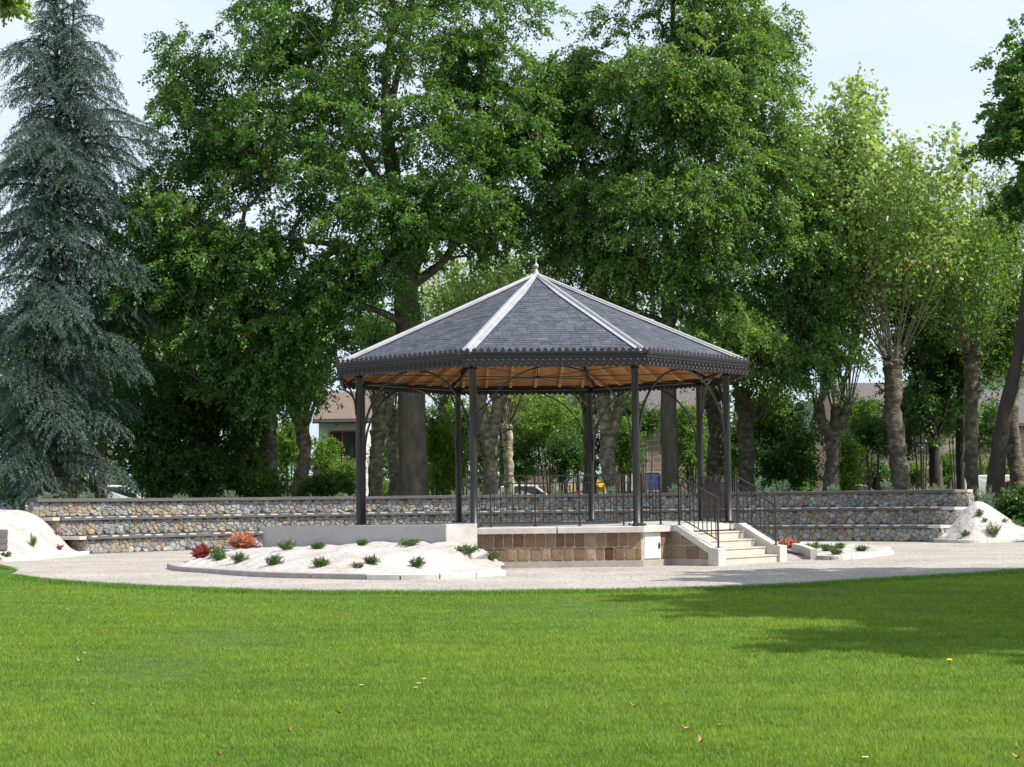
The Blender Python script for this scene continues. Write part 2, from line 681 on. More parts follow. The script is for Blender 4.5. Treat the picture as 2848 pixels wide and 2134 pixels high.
H = (.022 + .019 * rg.random(n)) * (1 + .25 * patch + .25 * fine) + tall * (.03 + .035 * rg.random(n)) * (rg.random(n) < .8)
Wd = (.0026 + .0022 * rg.random(n)) * (.8 + .065 * gy)
a = rg.random(n) * 2 * np.pi
lean = .25 + .65 * rg.random(n)
P = np.stack([gx, gy, np.full(n, .018)], 1)
sd = np.stack([np.cos(a), np.sin(a), np.zeros(n)], 1) * (Wd / 2)[:, None]
a2 = a + np.pi / 2 + rg.normal(size=n) * .5
tip = P + np.stack([np.cos(a2) * lean * H, np.sin(a2) * lean * H, H], 1)
V = np.stack([P - sd, P + sd, tip], 1)
tc_ = tints(n, rg, .26, .14)
streak = np.sin(gy * 5.1 + .35 * np.sin(gx * .8)) * np.sin(gy * 1.9 + 1)
tc_ *= (1 + .10 * patch + .13 * fine + .08 * streak)[:, None] * np.where(tall > 0, .82, 1)[:, None]
tc_[:, 0] *= np.where(tall > 0, .75, 1 + .07 * patch + .05 * fine)
dry = rg.random(n) < .05
tc_[dry] = np.array([2.1, 1.25, 2.5]) * (.7 + .5 * rg.random((dry.sum(), 1)))
o = fast_mesh('grass', V, 3, tc_, 'grass')
tag(o, 'short mown bright green grass covering the lawn', 'grass', kind='stuff')

# fallen leaves, daisies, a dandelion on the lawn (source pixels)
leafspots = [((222, 1841), 'pale curled brown leaf lying uppermost of three at the left of the lawn'), ((249, 1906), 'pale twisted dry leaf lying between two others on the left lawn'),
             ((255, 1962), 'rust brown leaf lying lowest of three on the left lawn'), ((945, 1985), 'pale brown leaf lying alone mid lawn beside daisies'),
             ((1437, 1734), 'small tan leaf lying in the middle of the sunlit lawn near the shade tip'), ((611, 2103), 'orange brown leaf at the bottom edge of the lawn'),
             ((806, 2037), 'flat dull brown leaf low on the lawn left of centre'), ((1764, 1967), 'brown leaf standing upright in lawn right of centre'),
             ((2000, 2020), 'rusty leaf right of a pair on the lower lawn'), ((1910, 2029), 'pale leaf in a pair low on the lawn'),
             ((1950, 2065), 'tan leaf closest to the bottom edge, right of centre'), ((2195, 1800), 'brown leaf lying just below the tree shadow'),
             ((62, 1795), 'tiny orange leaf nearest the left border of the lawn'), ((2830, 2110), 'tan leaf in the bottom right corner of the lawn')]
for (px_, lab) in leafspots:
    p = gnd(px_[0], px_[1], .05)
    b = MB()
    an = random.random() * 6.28
    L_, W_ = random.uniform(.05, .07), random.uniform(.022, .032)
    u = Vector((math.cos(an), math.sin(an) * .6, .15))
    v_ = Vector((-math.sin(an), math.cos(an), random.uniform(-.2, .3)))
    P_ = []
    for i in range(7):
        t = i / 6
        ww = W_ * math.sin(math.pi * min(1, t * .94 + .03)) ** .7
        c_ = p + u * (L_ * (t - .5)) + Vector((0, 0, .035 * (2 * t - 1) ** 2))
        P_.append([c_ - v_ * ww * .5 + Vector((0, 0, .35 * ww)), c_, c_ + v_ * ww * .5 + Vector((0, 0, .35 * ww))])
    b.grid(P_)
    tag(b.build('fallen_leaf', 'litter', org=p, smooth=True), lab, 'leaf', 'dry leaves fallen on the lawn')
for (px_, lab) in [((1180, 1889), 'topmost white daisy in the scattered group at lawn centre'), ((1165, 1901), 'white daisy second from top in the group at lawn centre'),
                   ((1156, 1913), 'lowest white daisy in the group at lawn centre'), ((1006, 1906), 'lone white daisy left of the daisy group at lawn centre'),
                   ((236, 1817), 'white daisy above the curled brown leaf at the lawn left'), ((187, 1694), 'white daisy near the gravel edge, far left lawn'),
                   ((2407, 2107), 'white daisy near the bottom edge on the right lawn')]:
    p = gnd(px_[0], px_[1], .055)
    b = MB()
    for q in range(9):
        an = q * 2 * math.pi / 9
        u = Vector((math.cos(an), math.sin(an), .25))
        s_ = Vector((-math.sin(an), math.cos(an), 0))
        b.poly([p + u * .004, p + u * .014 + s_ * .005, p + u * .021, p + u * .014 - s_ * .005])
    o = b.build('daisy', 'petal', org=p)
    tag(o, lab, 'flower', 'daisies in the lawn')
    b = MB()
    b.lathe(p, [(.002, 0), (.006, .004), (.003, .008)], 8)
    b.build('flower_centre', 'yellow', o)
    b = MB()
    b.tube([p - Vector((0, 0, .05)), p], .0015, 5)
    b.build('stem', 'leaf_mid', o)
p = gnd(2640, 1839, .07)
b = MB()
b.lathe(p, [(.008, -.004), (.024, .006), (.026, .014), (.012, .02)], 14)
o = b.build('dandelion', M('dandelion_yellow', (.80, .58, .02), .7, 0, .1, 60, .4, 200), org=p)
tag(o, 'single bright yellow dandelion at the lower edge of the lawn shadow', 'flower')
b = MB()
b.tube([p - Vector((0, 0, .07)), p], .003, 6)
b.build('stem', 'leaf_mid', o)

# ------------------------------------------------------------------ bandstand
ZD = .88


def kp(r, az, z):
    a = R(az)
    return Vector((KX + r * math.sin(a), KY - r * math.cos(a), z))


def ed(az):
    return Vector((math.sin(R(az)), -math.cos(R(az)), 0))


C22 = math.cos(R(22.5))
CA = [TH - 22.5 + 45 * k for k in range(9)]
BA = [TH + 45 * k for k in range(8)]
UPZ = Vector((0, 0, 1))
bs = thing('bandstand', 'octagonal bandstand with slate roof, dark iron columns and sandstone base', 'bandstand', (KX, KY, 0))


def octo(mb, ap, z0, z1, ap2=None):
    r0, r1 = ap / C22, (ap2 or ap) / C22
    a = mb.addv([kp(r0, CA[k], z0) for k in range(8)])
    c = mb.addv([kp(r1, CA[k], z1) for k in range(8)])
    mb.face([a + k for k in reversed(range(8))])
    mb.face([c + k for k in range(8)])
    for k in range(8):
        k2 = (k + 1) % 8
        mb.face((a + k, a + k2, c + k2, c + k))


b = MB()
octo(b, 4.36, .30, ZD)
b.build('floor_slab', 'deck', bs)
b = MB()
for k in range(8):                       # coping ring, in two lengths to a side
    for s0, s1 in ((0, .496), (.504, 1)):
        def cpt(r_ap, s, z):
            return kp(r_ap / C22, CA[k], z).lerp(kp(r_ap / C22, CA[k + 1], z), s)
        b.hexa([cpt(4.15, s0, .735), cpt(4.51, s0, .735), cpt(4.51, s1, .735), cpt(4.15, s1, .735),
                cpt(4.15, s0, .872 + .014), cpt(4.51, s0, .855), cpt(4.51, s1, .855), cpt(4.15, s1, .872 + .014)])
b.build('coping', 'concrete', bs)

PAL = [(.185, .115, .07), (.235, .16, .09), (.165, .09, .06), (.22, .155, .105), (.25, .18, .115), (.20, .135, .09), (.215, .145, .085), (.195, .118, .08), (.245, .18, .13), (.16, .108, .07)]


def clip_poly(P, a, b_, c):              # keep a*x+b*y<=c
    out = []
    for i in range(len(P)):
        p, q = P[i], P[(i + 1) % len(P)]
        dp, dq = a * p[0] + b_ * p[1] - c, a * q[0] + b_ * q[1] - c
        if dp <= 0:
            out.append(p)
        if dp * dq < 0:
            t = dp / (dp - dq)
            out.append((p[0] + (q[0] - p[0]) * t, p[1] + (q[1] - p[1]) * t))
    return out


def pillow(mb, P, o_, ux, nrm, bulge, inset, shrink=.0, seed=0):
    """Worn block face: outline in the wall plane (ux horizontal, z vertical), pillowed out along nrm."""
    if len(P) < 3:
        return
    cx = sum(p[0] for p in P) / len(P)
    cy = sum(p[1] for p in P) / len(P)
    n = len(P)

    def ring(f, dpt, jit):
        return [o_ + ux * (cx + (p[0] - cx) * f) + UPZ * (cy + (p[1] - cy) * f) + nrm * (dpt + jit * random.uniform(-1, 1)) for p in P]
    r0 = mb.addv(ring(1 - shrink, -.02, 0))
    r1 = mb.addv(ring(1 - shrink, bulge * .55, bulge * .1))
    r2 = mb.addv(ring((1 - shrink) * (1 - inset), bulge, bulge * .25))
    c_ = mb.addv([o_ + ux * cx + UPZ * cy + nrm * bulge * 1.05])
    for k in range(n):
        k2 = (k + 1) % n
        mb.face((r0 + k, r0 + k2, r1 + k2, r1 + k))
        mb.face((r1 + k, r1 + k2, r2 + k2, r2 + k))
        mb.face((r2 + k, r2 + k2, c_))


def block_courses(mb, o_, ux, nrm, u0, u1, courses, wmin, wmax, clip=None):
    for (z0, z1) in courses:
        u = u0
        while u < u1 - .05:
            w_ = random.uniform(wmin, wmax)
            if u1 - (u + w_) < wmin * .6:
                w_ = u1 - u
            j = random.uniform(.006, .010)
            ch = .028
            P = [(u + j + ch, z0 + j), (u + w_ / 2, z0 + j + random.uniform(0, .006)), (u + w_ - j - ch, z0 + j), (u + w_ - j, z0 + j + ch), (u + w_ - j - random.uniform(0, .010), (z0 + z1) / 2), (u + w_ - j, z1 - j - ch),
                 (u + w_ - j - ch, z1 - j), (u + w_ / 2, z1 - j - random.uniform(0, .006)), (u + j + ch, z1 - j), (u + j, z1 - j - ch), (u + j + random.uniform(0, .010), (z0 + z1) / 2), (u + j, z0 + j + ch)]
            if clip:
                P = clip_poly(P, *clip)
            c_ = random.choice(PAL)
            if random.random() < .06:
                c_ = (.10, .035, .028)
            f = random.uniform(1.1, 1.6)
            mb.col = tuple(q * f for q in c_)
            pillow(mb, P, o_, ux, nrm, random.uniform(.008, .02), .22)
            u += w_
    mb.col = (1, 1, 1)


wall = MB()
ft = MB()
octo(wall, 4.40, .10, .735)
basew = wall.build('base_wall', 'mortar', bs)
octo(ft, 4.46, -.1, .135)
ft.build('footing', 'footing', bs)
e49, n49 = ed(BA[1]), ed(BA[1] + 90)
for k in range(8):
    if k == 1:
        continue
    st_ = MB()
    nrm = ed(BA[k])
    ux = ed(BA[k] + 90)
    o_ = Vector((KX, KY, 0)) + nrm * 4.40
    hw_ = 4.40 * math.tan(R(22.5))
    block_courses(st_, o_, ux, nrm, -hw_, hw_, ((.135, .43), (.43, .735)), .185, .275)
    st_.build('sandstone_facing', 'sand', bs)
o1 = Vector((KX, KY, 0)) + e49 * 4.40
st_ = MB()
block_courses(st_, o1, n49, e49, -1.14, -.83, ((.135, .43), (.43, .735)), .28, .31)
st_.build('sandstone_facing', 'sand', bs)

# white hatch beside the stairs
b = MB()
hc = o1 + n49 * -1.45 + UPZ * .44
b.obox(hc, n49 * .305, e49 * .012, UPZ * .29)
hatch = b.build('hatch', 'white', bs)
b = MB()
b.obox(hc + e49 * .02, n49 * .28, e49 * .012, UPZ * .265)
b.build('door_leaf', 'white', hatch)
b = MB()
b.lathe(hc + e49 * .04 + n49 * .215 - UPZ * .07, [(.012, 0), (.024, .02), (.028, .07), (.02, .12), (.008, .14)], 10)
b.build('handle', 'plastic', hatch)

# columns, brackets, arches
ZB = 4.365
for k in range(8):
    a = CA[k]
    c = kp(4.6, a, 0)
    b = MB()
    b.lathe(c, [(.098, ZD), (.098, ZD + .05), (.084, ZD + .06), (.082, ZD + 1.0), (.080, 3.1), (.078, ZB - .12), (.098, ZB - .1), (.098, ZB - .06), (.082, ZB - .04), (.082, ZB)], 20)
    co = b.build('column', 'steel', bs, smooth=False)
    for pl in co.data.polygons:
        pl.use_smooth = abs(pl.normal.z) < .3
    b = MB()
    rr, tt = ed(a), ed(a + 90)
    b.obox(c + UPZ * (ZD + .012), rr * .15, tt * .15, UPZ * .012)
    for sx in (-1, 1):
        for sy in (-1, 1):
            b.lathe(c + UPZ * (ZD + .02) + rr * .12 * sx + tt * .12 * sy, [(.016, 0), (.016, .03), (.008, .04)], 8)
    b.build('base_plate', 'steel', co)
    if k in (0, 1, 2):
        continue
    b = MB()
    pts = [c + rr * (.08 + .50 * (1 - math.cos(t))) + UPZ * (3.45 + .82 * math.sin(t)) for t in np.linspace(0, math.pi / 2, 12)]
    b.tube(pts, .024, 6)
    b.tube([c + rr * .08 + UPZ * 3.42, c + rr * .08 + UPZ * 3.95], .02, 6)
    b.build('bracket', 'steel', bs, smooth=True)
for k in range(8):
    A, B = kp(4.6, CA[k], 0), kp(4.6, CA[k + 1], 0)
    m_ = (A + B) / 2
    u = (B - A).normalized()
    h_ = (B - A).length / 2 - .095
    b = MB()
    pts = [m_ + u * (-h_ * math.cos(t)) + UPZ * (ZB - .02 - h_ + h_ * math.sin(t)) for t in np.linspace(0, math.pi, 41)]
    pts = [pts[0] - UPZ * .2] + pts + [pts[-1] - UPZ * .2]
    nr = ed(BA[k])
    for p, q in zip(pts, pts[1:]):
        dd = (q - p)
        b.beam(p - dd * .04, q + dd * .04, .05, .030, up=nr.cross(dd))
    b.build('arch', 'steel', bs)
    b = MB()                             # ring beam: web and two flanges
    A2, B2 = kp(4.6, CA[k], ZB), kp(4.6, CA[k + 1], ZB)
    for z0, z1, hw_ in ((0, .014, .06), (.014, .06, .012), (.06, .072, .06)):
        c_ = (A2 + B2) / 2 + UPZ * ((z0 + z1) / 2 + .001)
        b.obox(c_, u * ((B2 - A2).length / 2 - .03), nr * hw_, UPZ * ((z1 - z0) / 2))
    b.build('ring_beam', 'steel', bs)

# roof
AE, ZE, ZA = 4.74, 4.555, 6.86
SL = math.hypot(AE, ZA - ZE)
HWE = AE * math.tan(R(22.5))
for k in range(8):
    nr, ux = ed(BA[k]), ed(BA[k] + 90)
    o_ = Vector((KX, KY, ZE)) + nr * AE
    vv = (Vector((KX, KY, ZA)) - o_).normalized()
    nn = ux.cross(vv)
    if nn.z < 0:
        nn = -nn

    def rp(u, v, h):
        return o_ + ux * u + vv * v + nn * h

    def hw_at(v):
        return max(0, HWE * (1 - v / SL))
    b = MB()                             # slating: every slate its own tilted plate
    v = 0.0
    row = 0
    E_ = .138
    b.col = (.8, .8, .8)
    b.poly([rp(-HWE, 0, -.004), rp(HWE, 0, -.004), rp(0, SL, -.004)])
    while v < SL - .15:
        v1 = v + E_
        u = -HWE - (.11 if row % 2 else 0) - random.uniform(0, .02)
        while u < HWE:
            w_ = .215 + random.uniform(-.035, .035)
            a0, a1 = max(u, -hw_at(v)), min(u + w_ - .008, hw_at(v))
            c0, c1 = max(u, -hw_at(v1)), min(u + w_ - .008, hw_at(v1))
            if a1 > a0 + .01 and c1 > c0:
                f = random.gauss(1, .17)
                h0 = random.uniform(.006, .013)
                b.col = (f, f, f * random.uniform(.96, 1.05))
                lo_ = v - .006 + random.uniform(-.004, .004)
                b.poly([rp(a0, lo_, h0), rp(a1, lo_, h0), rp(c1, v1, .004), rp(c0, v1, .004)])
                b.poly([rp(a0, lo_, -.003), rp(a1, lo_, -.003), rp(a1, lo_, h0), rp(a0, lo_, h0)])
            u += w_
        v = v1
        row += 1
    b.col = (1, 1, 1)
    b.build('slate_roof', 'slate', bs)
    b = MB()                             # boarded ceiling under this slope
    b.hexa([rp(-HWE, 0, -.055), rp(HWE, 0, -.055), rp(.02, SL - .05, -.055), rp(-.02, SL - .05, -.055),
            rp(-HWE, 0, -.02), rp(HWE, 0, -.02), rp(.02, SL - .05, -.02), rp(-.02, SL - .05, -.02)])
    ceil_ = b.build('ceiling_panel', 'board', bs)
    for u in (-1.6, -.98, -.33, .33, .98, 1.6):
        b = MB()
        v1 = SL * (1 - abs(u) / HWE) - .18
        b.obox((rp(u, .05, -.11) + rp(u, v1, -.11)) / 2, ux * .035, vv * ((v1 - .05) / 2), nn * .052)
        b.build('rafter', 'rafter', ceil_)
    # hip rafter and flashing on the hip at the corner before this side
    H0, H1 = kp(AE / C22, CA[k], ZE), Vector((KX, KY, ZA))
    hv = (H1 - H0).normalized()
    b = MB()
    b.beam(H0 + hv * .25 - UPZ * .15, H1 - hv * .1 - UPZ * .15, .08, .16)
    b.build('hip_rafter', 'steel', bs)
    b = MB()
    side = hv.cross(UPZ).normalized()
    nrm_h = side.cross(hv)
    if nrm_h.z < 0:
        nrm_h = -nrm_h
    for kk, sg in ((k - 1, -1), (k, 1)):
        n2, u2 = ed(BA[kk % 8]), ed(BA[kk % 8] + 90)
        o2 = Vector((KX, KY, ZE)) + n2 * AE
        v2 = (H1 - o2).normalized()
        m2 = u2.cross(v2)
        m2 = m2 if m2.z > 0 else -m2
        d2 = u2 if kk == k else -u2      # away from the hip, inside that slope
        d2 = (d2 - hv * d2.dot(hv)).normalized()
        Lh = (H1 - H0).length
        for q in range(4):
            t0, t1 = .02 + (Lh - .1) * q / 4, .02 + (Lh - .1) * (q + 1) / 4 - .008
            w0, w1 = .14, .14
            if q == 3:
                w1 = .05
            p0, p1 = H0 + hv * t0, H0 + hv * t1
            hq = .024 + .002 * (q % 2)
            b.hexa([p0 + m2 * hq, p0 + d2 * w0 + m2 * hq, p1 + d2 * w1 + m2 * hq, p1 + m2 * hq,
                    p0 + m2 * (hq + .012), p0 + d2 * w0 + m2 * (hq + .012), p1 + d2 * w1 + m2 * (hq + .012), p1 + m2 * (hq + .012)])
    b.tube([H0 + hv * .03 + nrm_h * .045, H1 - hv * .06 + nrm_h * .045], .042, 10)
    b.build('hip_flashing', 'zinc', bs)
    # cornice of this side: moulded rim over a frieze, cast leaves on top
    z0 = 4.314
    prof = [(0, z0), (0, z0 + .165), (.022, z0 + .175), (.022, z0 + .198), (.010, z0 + .205), (.010, z0 + .225), (.034, z0 + .236), (.034, z0 + .262), (.045, z0 + .268), (.045, z0 + .285), (-.035, z0 + .285), (-.035, z0)]
    b = MB()
    ap0 = 4.735
    ia = b.addv([kp((ap0 + o2) / C22, CA[k], z) for o2, z in prof])
    ib = b.addv([kp((ap0 + o2) / C22, CA[k + 1], z) for o2, z in prof])
    for q in range(len(prof)):
        q2 = (q + 1) % len(prof)
        b.face((ia + q, ib + q, ib + q2, ia + q2))
    # scalloped drops and ovals of the frieze
    SLEN = 2 * ap0 * math.tan(R(22.5))
    nO = 27
    fo = Vector((KX, KY, 0)) + nr * ap0
    for q in range(nO):
        u = -SLEN / 2 + SLEN * (q + .5) / nO
        ring = []
        for j in range(13):
            t = j / 12 * 2 * math.pi
            ring.append(fo + ux * (u + .040 * math.cos(t)) + nr * .006 + UPZ * (z0 + .078 + .052 * math.sin(t)))
        b.tube(ring, .011, 5, cap=False)
        b.obox(fo + ux * (u + SLEN / nO / 2) + nr * .004 + UPZ * (z0 + .08), ux * .009, nr * .012, UPZ * .07)
        b.prism([(-.055, 0), (-.05, -.018), (-.025, -.034), (0, -.04), (.025, -.034), (.05, -.018), (.055, 0)], fo + ux * u + nr * -.02 + UPZ * (z0 + .002), ux, UPZ, nr * .016)
    cor = b.build('cornice', 'steel2', bs)
    b = MB()
    leaf = [(-.018, 0), (-.028, .018), (-.06, .026), (-.046, .046), (-.058, .074), (-.026, .066), (-.012, .09), (0, .112), (.012, .09), (.026, .066), (.058, .074), (.046, .046), (.06, .026), (.028, .018), (.018, 0)]
    SL2 = 2 * (ap0 + .03) * math.tan(R(22.5))
    for q in range(26):
        u = -SL2 / 2 + SL2 * (q + .5) / 26
        b.prism(leaf, fo + ux * u + nr * .024 + UPZ * (z0 + .284), ux, UPZ, nr * .012)
    b.beam(fo - ux * (SL2 / 2 - .01) + nr * .03 + UPZ * (z0 + .293), fo + ux * (SL2 / 2 - .01) + nr * .03 + UPZ * (z0 + .293), .016, .016)
    b.build('cresting', 'steel2', cor)
b = MB()
b.lathe((KX, KY, ZA), [(.20, -.06), (.13, .0), (.075, .06), (.045, .12), (.03, .17), (.028, .19), (.055, .21), (.068, .245), (.055, .28), (.024, .30), (.014, .33), (.012, .40), (.004, .46)], 18)
b.build('finial', 'zinc', bs, smooth=True)
# tie rods and their hub
ZH = 4.40
b = MB()
b.lathe((KX, KY, ZH), [(.11, -.03), (.11, .03)], 16)
b.tube([(KX, KY, ZH + .03), (KX, KY, ZA - .35)], .014, 6)
b.build('tie_hub', 'steel', bs)
for k in range(8):
    b = MB()
    b.tube([kp(.1, CA[k], ZH), kp(4.55, CA[k], 4.36)], .011, 6)
    b.build('tie_rod', 'steel', bs)


def railing(parent, A, B, posts, nbal, name='railing', rings=(), h=1.09, h2=.93, hb=.09, low=True):
    """Straight or sloping guard between A and B (feet); posts are fractions along it."""
    A, B = Vector(A), Vector(B)
    u = (B - A)
    L_ = u.length
    un = u.normalized()
    fl = Vector((u.x, u.y, 0)).normalized()
    nr = Vector((fl.y, -fl.x, 0))
    b = MB()
    b.beam(A + UPZ * h, B + UPZ * h, .045, .030)
    b.beam(A + UPZ * h2, B + UPZ * h2, .018, .022)
    if low:
        b.beam(A + UPZ * hb, B + UPZ * hb, .018, .022)
    r_ = b.build(name, 'steel', parent)
    for t in posts:
        b = MB()
        p = A + u * t
        b.obox(p + UPZ * ((h - .016) / 2), fl * .016, nr * .016, UPZ * ((h - .016) / 2))
        b.obox(p + UPZ * .006 + UPZ * .003, fl * .05, nr * .04, UPZ * .006)
        b.build('post', 'steel', r_)
    for q in range(nbal):
        t = (q + .5) / nbal
        if min(abs(t - s_) for s_ in posts) * L_ < .05:
            continue
        p = A + u * t
        b = MB()
        b.obox(p + UPZ * ((hb + h2) / 2), fl * .0085, nr * .0085, UPZ * ((h2 - hb) / 2))
        b.build('baluster', 'steel', r_)
    for t in rings:
        b = MB()
        c_ = A + u * t + UPZ * ((h + h2) / 2 - .002)
        b.tube([c_ + un * (.058 * math.cos(j / 16 * 6.2832)) + UPZ * (.058 * math.sin(j / 16 * 6.2832)) for j in range(17)], .008, 5, cap=False)
        b.build('ring_ornament', 'steel', r_)
    return r_


def bayline(k, d0, d1):                  # along the column line of a bay, measured from its two columns
    A, B = kp(4.6, CA[k], ZD), kp(4.6, CA[k + 1], ZD)
    u = (B - A).normalized()
    return A + u * d0, B - u * d1


A, B = bayline(0, .11, .11)
railing(bs, A, B, (.075, .365, .655, .945), 25, rings=(.20, .50, .80))
A, B = bayline(2, .11, .11)
railing(bs, A, B, (.03, .27, .5, .73, .97), 26, rings=(.13, .38, .62, .87))
A, B = bayline(1, .16, 0)
B = A + (B - A).normalized() * .72
railing(bs, A, B, (.03, .97), 6, rings=(.5,))

# ------------------------------------------------------------------ staircase
KC = Vector((KX, KY, 0))


def sp(a, p, z):
    return KC + e49 * a + n49 * p + UPZ * z


so = sp(5.1, .55, 0)
stt = thing('staircase', 'pale stone staircase of low steps with iron handrails at the right of the bandstand', 'stairs', so)
RIS, A1, RUN = .176, 5.64, .285
for i in range(4):
    b = MB()
    a1 = A1 - RUN * i
    zt = RIS * (i + 1)
    p0, p1 = -.53, 1.62
    b.hexa([sp(4.515, p0, zt - RIS + (.0 if i else -.1)), sp(a1 - .012, p0, zt - RIS + (.0 if i else -.1)), sp(a1 - .012, p1, zt - RIS + (.0 if i else -.1)), sp(4.515, p1, zt - RIS + (.0 if i else -.1)),
            sp(4.515, p0, zt - .03), sp(a1 - .012, p0, zt - .03), sp(a1 - .012, p1, zt - .03), sp(4.515, p1, zt - .03)])
    b.hexa([sp(4.515, p0, zt - .03), sp(a1 + .008, p0, zt - .03), sp(a1 + .008, p1, zt - .03), sp(4.515, p1, zt - .03),
            sp(4.515, p0, zt - .002), sp(a1 + .008, p0, zt - .006), sp(a1 + .008, p1, zt - .006), sp(4.515, p1, zt - .002)])
    b.build('step', 'step', stt)
for (p0, p1, near) in ((-.83, -.53, True), (1.62, 1.92, False)):
    b = MB()
    prof = [(4.515, .735), (4.515, .87), (4.60, .868), (5.50, .385), (5.70, .365), (5.70, -.06), (5.44, -.06), (5.44, .27), (4.62, .735)]
    if not near:
        prof = [(4.515, -.06), (4.515, .87), (4.60, .868), (5.50, .385), (5.70, .365), (5.70, -.06)]
    b.prism([(a, z) for a, z in prof], KC + n49 * p0, e49, UPZ, n49 * (p1 - p0))
    b.build('stringer', 'concrete', stt)
    if near:
        b = MB()
        b.prism([(4.42, -.05), (4.42, .84), (4.6, .745), (5.45, .27), (5.45, -.05)], KC + n49 * (p0 + .03), e49, UPZ, n49 * .25)
        b.build('flank_wall', 'mortar', stt)
        b = MB()
        # keep under the sloping cap: z <= .73-.565*(a-4.62)
        oo = KC + n49 * (p0 + .03)
        block_courses(b, oo, e49, -n49, 4.43, 5.43, ((.135, .43),), .36, .46, clip=(.565, 1, .71 + .565 * 4.62))
        block_courses(b, oo, e49, -n49, 4.43, 5.2, ((.43, .735),), .24, .34, clip=(.565, 1, .71 + .565 * 4.62))
        b.build('flank_stones', 'sand', stt)
        b = MB()
        b.obox(sp(4.93, p0 + .02, .04), e49 * .51, n49 * .02, UPZ * .09)
        b.build('flank_footing', 'footing', stt)
for pc in (-.60, 1.70):
    Ab = sp(4.53, pc, .87)
    Bb = sp(5.55, pc, .385)
    r_ = railing(stt, Ab, Bb, (.0, 1.0), 9, name='stair_railing', h=1.06, h2=.90, hb=.16, rings=())

# ------------------------------------------------------------------ low curved ramp wall
wp = [at(760, 1474, 39.3), at(738, 1472, 38.9), at(731, 1469, 38.45), at(745, 1465.5, 38.15), at(790, 1463, 37.85), at(900, 1462, 37.15), at(1010, 1461.5, 36.5), at(1130, 1461, 35.9), at(1243, 1460.5, 35.45)]
wp = catmull(wp, 34)
lw = thing('low_wall', 'low curved grey rendered wall behind the white planted mound', 'wall', (wp[20].x, wp[20].y, 0))
b = MB()
inner = []
for i, p in enumerate(wp):
    t = wp[min(i + 1, len(wp) - 1)] - wp[max(i - 1, 0)]
    nn = Vector((-t.y, t.x, 0)).normalized()
    inner.append(p + nn * .22)
rows = [[Vector((p.x, p.y, -.05)), p, Vector((q.x, q.y, p.z + .002)), Vector((q.x, q.y, -.05))] for p, q in zip(wp, inner)]
b.grid(rows)
b.poly([rows[0][j] for j in range(4)])
b.poly([rows[-1][j] for j in (3, 2, 1, 0)])
b.build('curved_wall', 'render', lw)
b = MB()
B0, C0 = at(1241, 1458.5, 35.42), at(1327, 1456.5, 35.74)
t = (C0 - B0)
nn = Vector((-t.y, t.x, 0)).normalized()
zt = (B0.z + C0.z) / 2
q0, q1 = Vector((B0.x, B0.y, 0)), Vector((C0.x, C0.y, 0))
b.hexa([q0, q1, q1 + nn * .28, q0 + nn * .28, q0 + UPZ * zt, q1 + UPZ * zt, q1 + nn * .28 + UPZ * zt, q0 + nn * .28 + UPZ * zt])
b.build('end_pier', 'concrete', lw)

# ------------------------------------------------------------------ gabion terraces
GX, GY = 1.55, 42.33


def solve_beta(px, r):
    lo_, hi_ = -1.4, 1.4
    for _ in range(50):
        m_ = (lo_ + hi_) / 2
        X, Y = GX + r * math.sin(m_), GY + r * math.cos(m_)
        if 1424 + FPX * X / Y < px:
            lo_ = m_
        else:
            hi_ = m_
    return lo_


GPAL = [(.34, .35, .36), (.42, .425, .43), (.52, .51, .48), (.27, .28, .29), (.40, .385, .34), (.51, .405, .27), (.49, .345, .205), (.46, .375, .28), (.52, .48, .405), (.36, .36, .365), (.40, .385, .35), (.44, .44, .43)]


def arcp(r, u, z, rr):                   # u = arc length on radius r, drawn at radius rr
    a = u / r
    return Vector((GX + rr * math.sin(a), GY + rr * math.cos(a), z))


def voronoi_cells(L_, H_, dx, dz):
    nx, nz_ = int(L_ / dx), max(2, round(H_ / dz))
    S_ = {}
    for i in range(-2, nx + 3):
        for j in range(-1, nz_ + 1):
            S_[i, j] = ((i + .5 + (j % 2) * .5 + random.uniform(-.52, .52)) * dx, (j + .5 + random.uniform(-.42, .42)) * H_ / nz_)
    for i in range(-1, nx + 2):
        for j in range(nz_):
            if random.random() < .0:
                continue
            p = S_[i, j]
            P = [(max(0, p[0] - 2 * dx), 0), (min(L_, p[0] + 2 * dx), 0), (min(L_, p[0] + 2 * dx), H_), (max(0, p[0] - 2 * dx), H_)]
            if P[1][0] <= P[0][0]:
                continue
            for di in (-2, -1, 0, 1, 2):
                for dj in (-2, -1, 0, 1, 2):
                    q = S_.get((i + di, j + dj))
                    if q is None or (di == 0 and dj == 0):
                        continue
                    a, b_ = q[0] - p[0], q[1] - p[1]
                    c = (q[0] ** 2 + q[1] ** 2 - p[0] ** 2 - p[1] ** 2) / 2
                    P = clip_poly(P, a, b_, c)
                    if len(P) < 3:
                        break
                if len(P) < 3:
                    break
            if len(P) >= 3:
                yield P


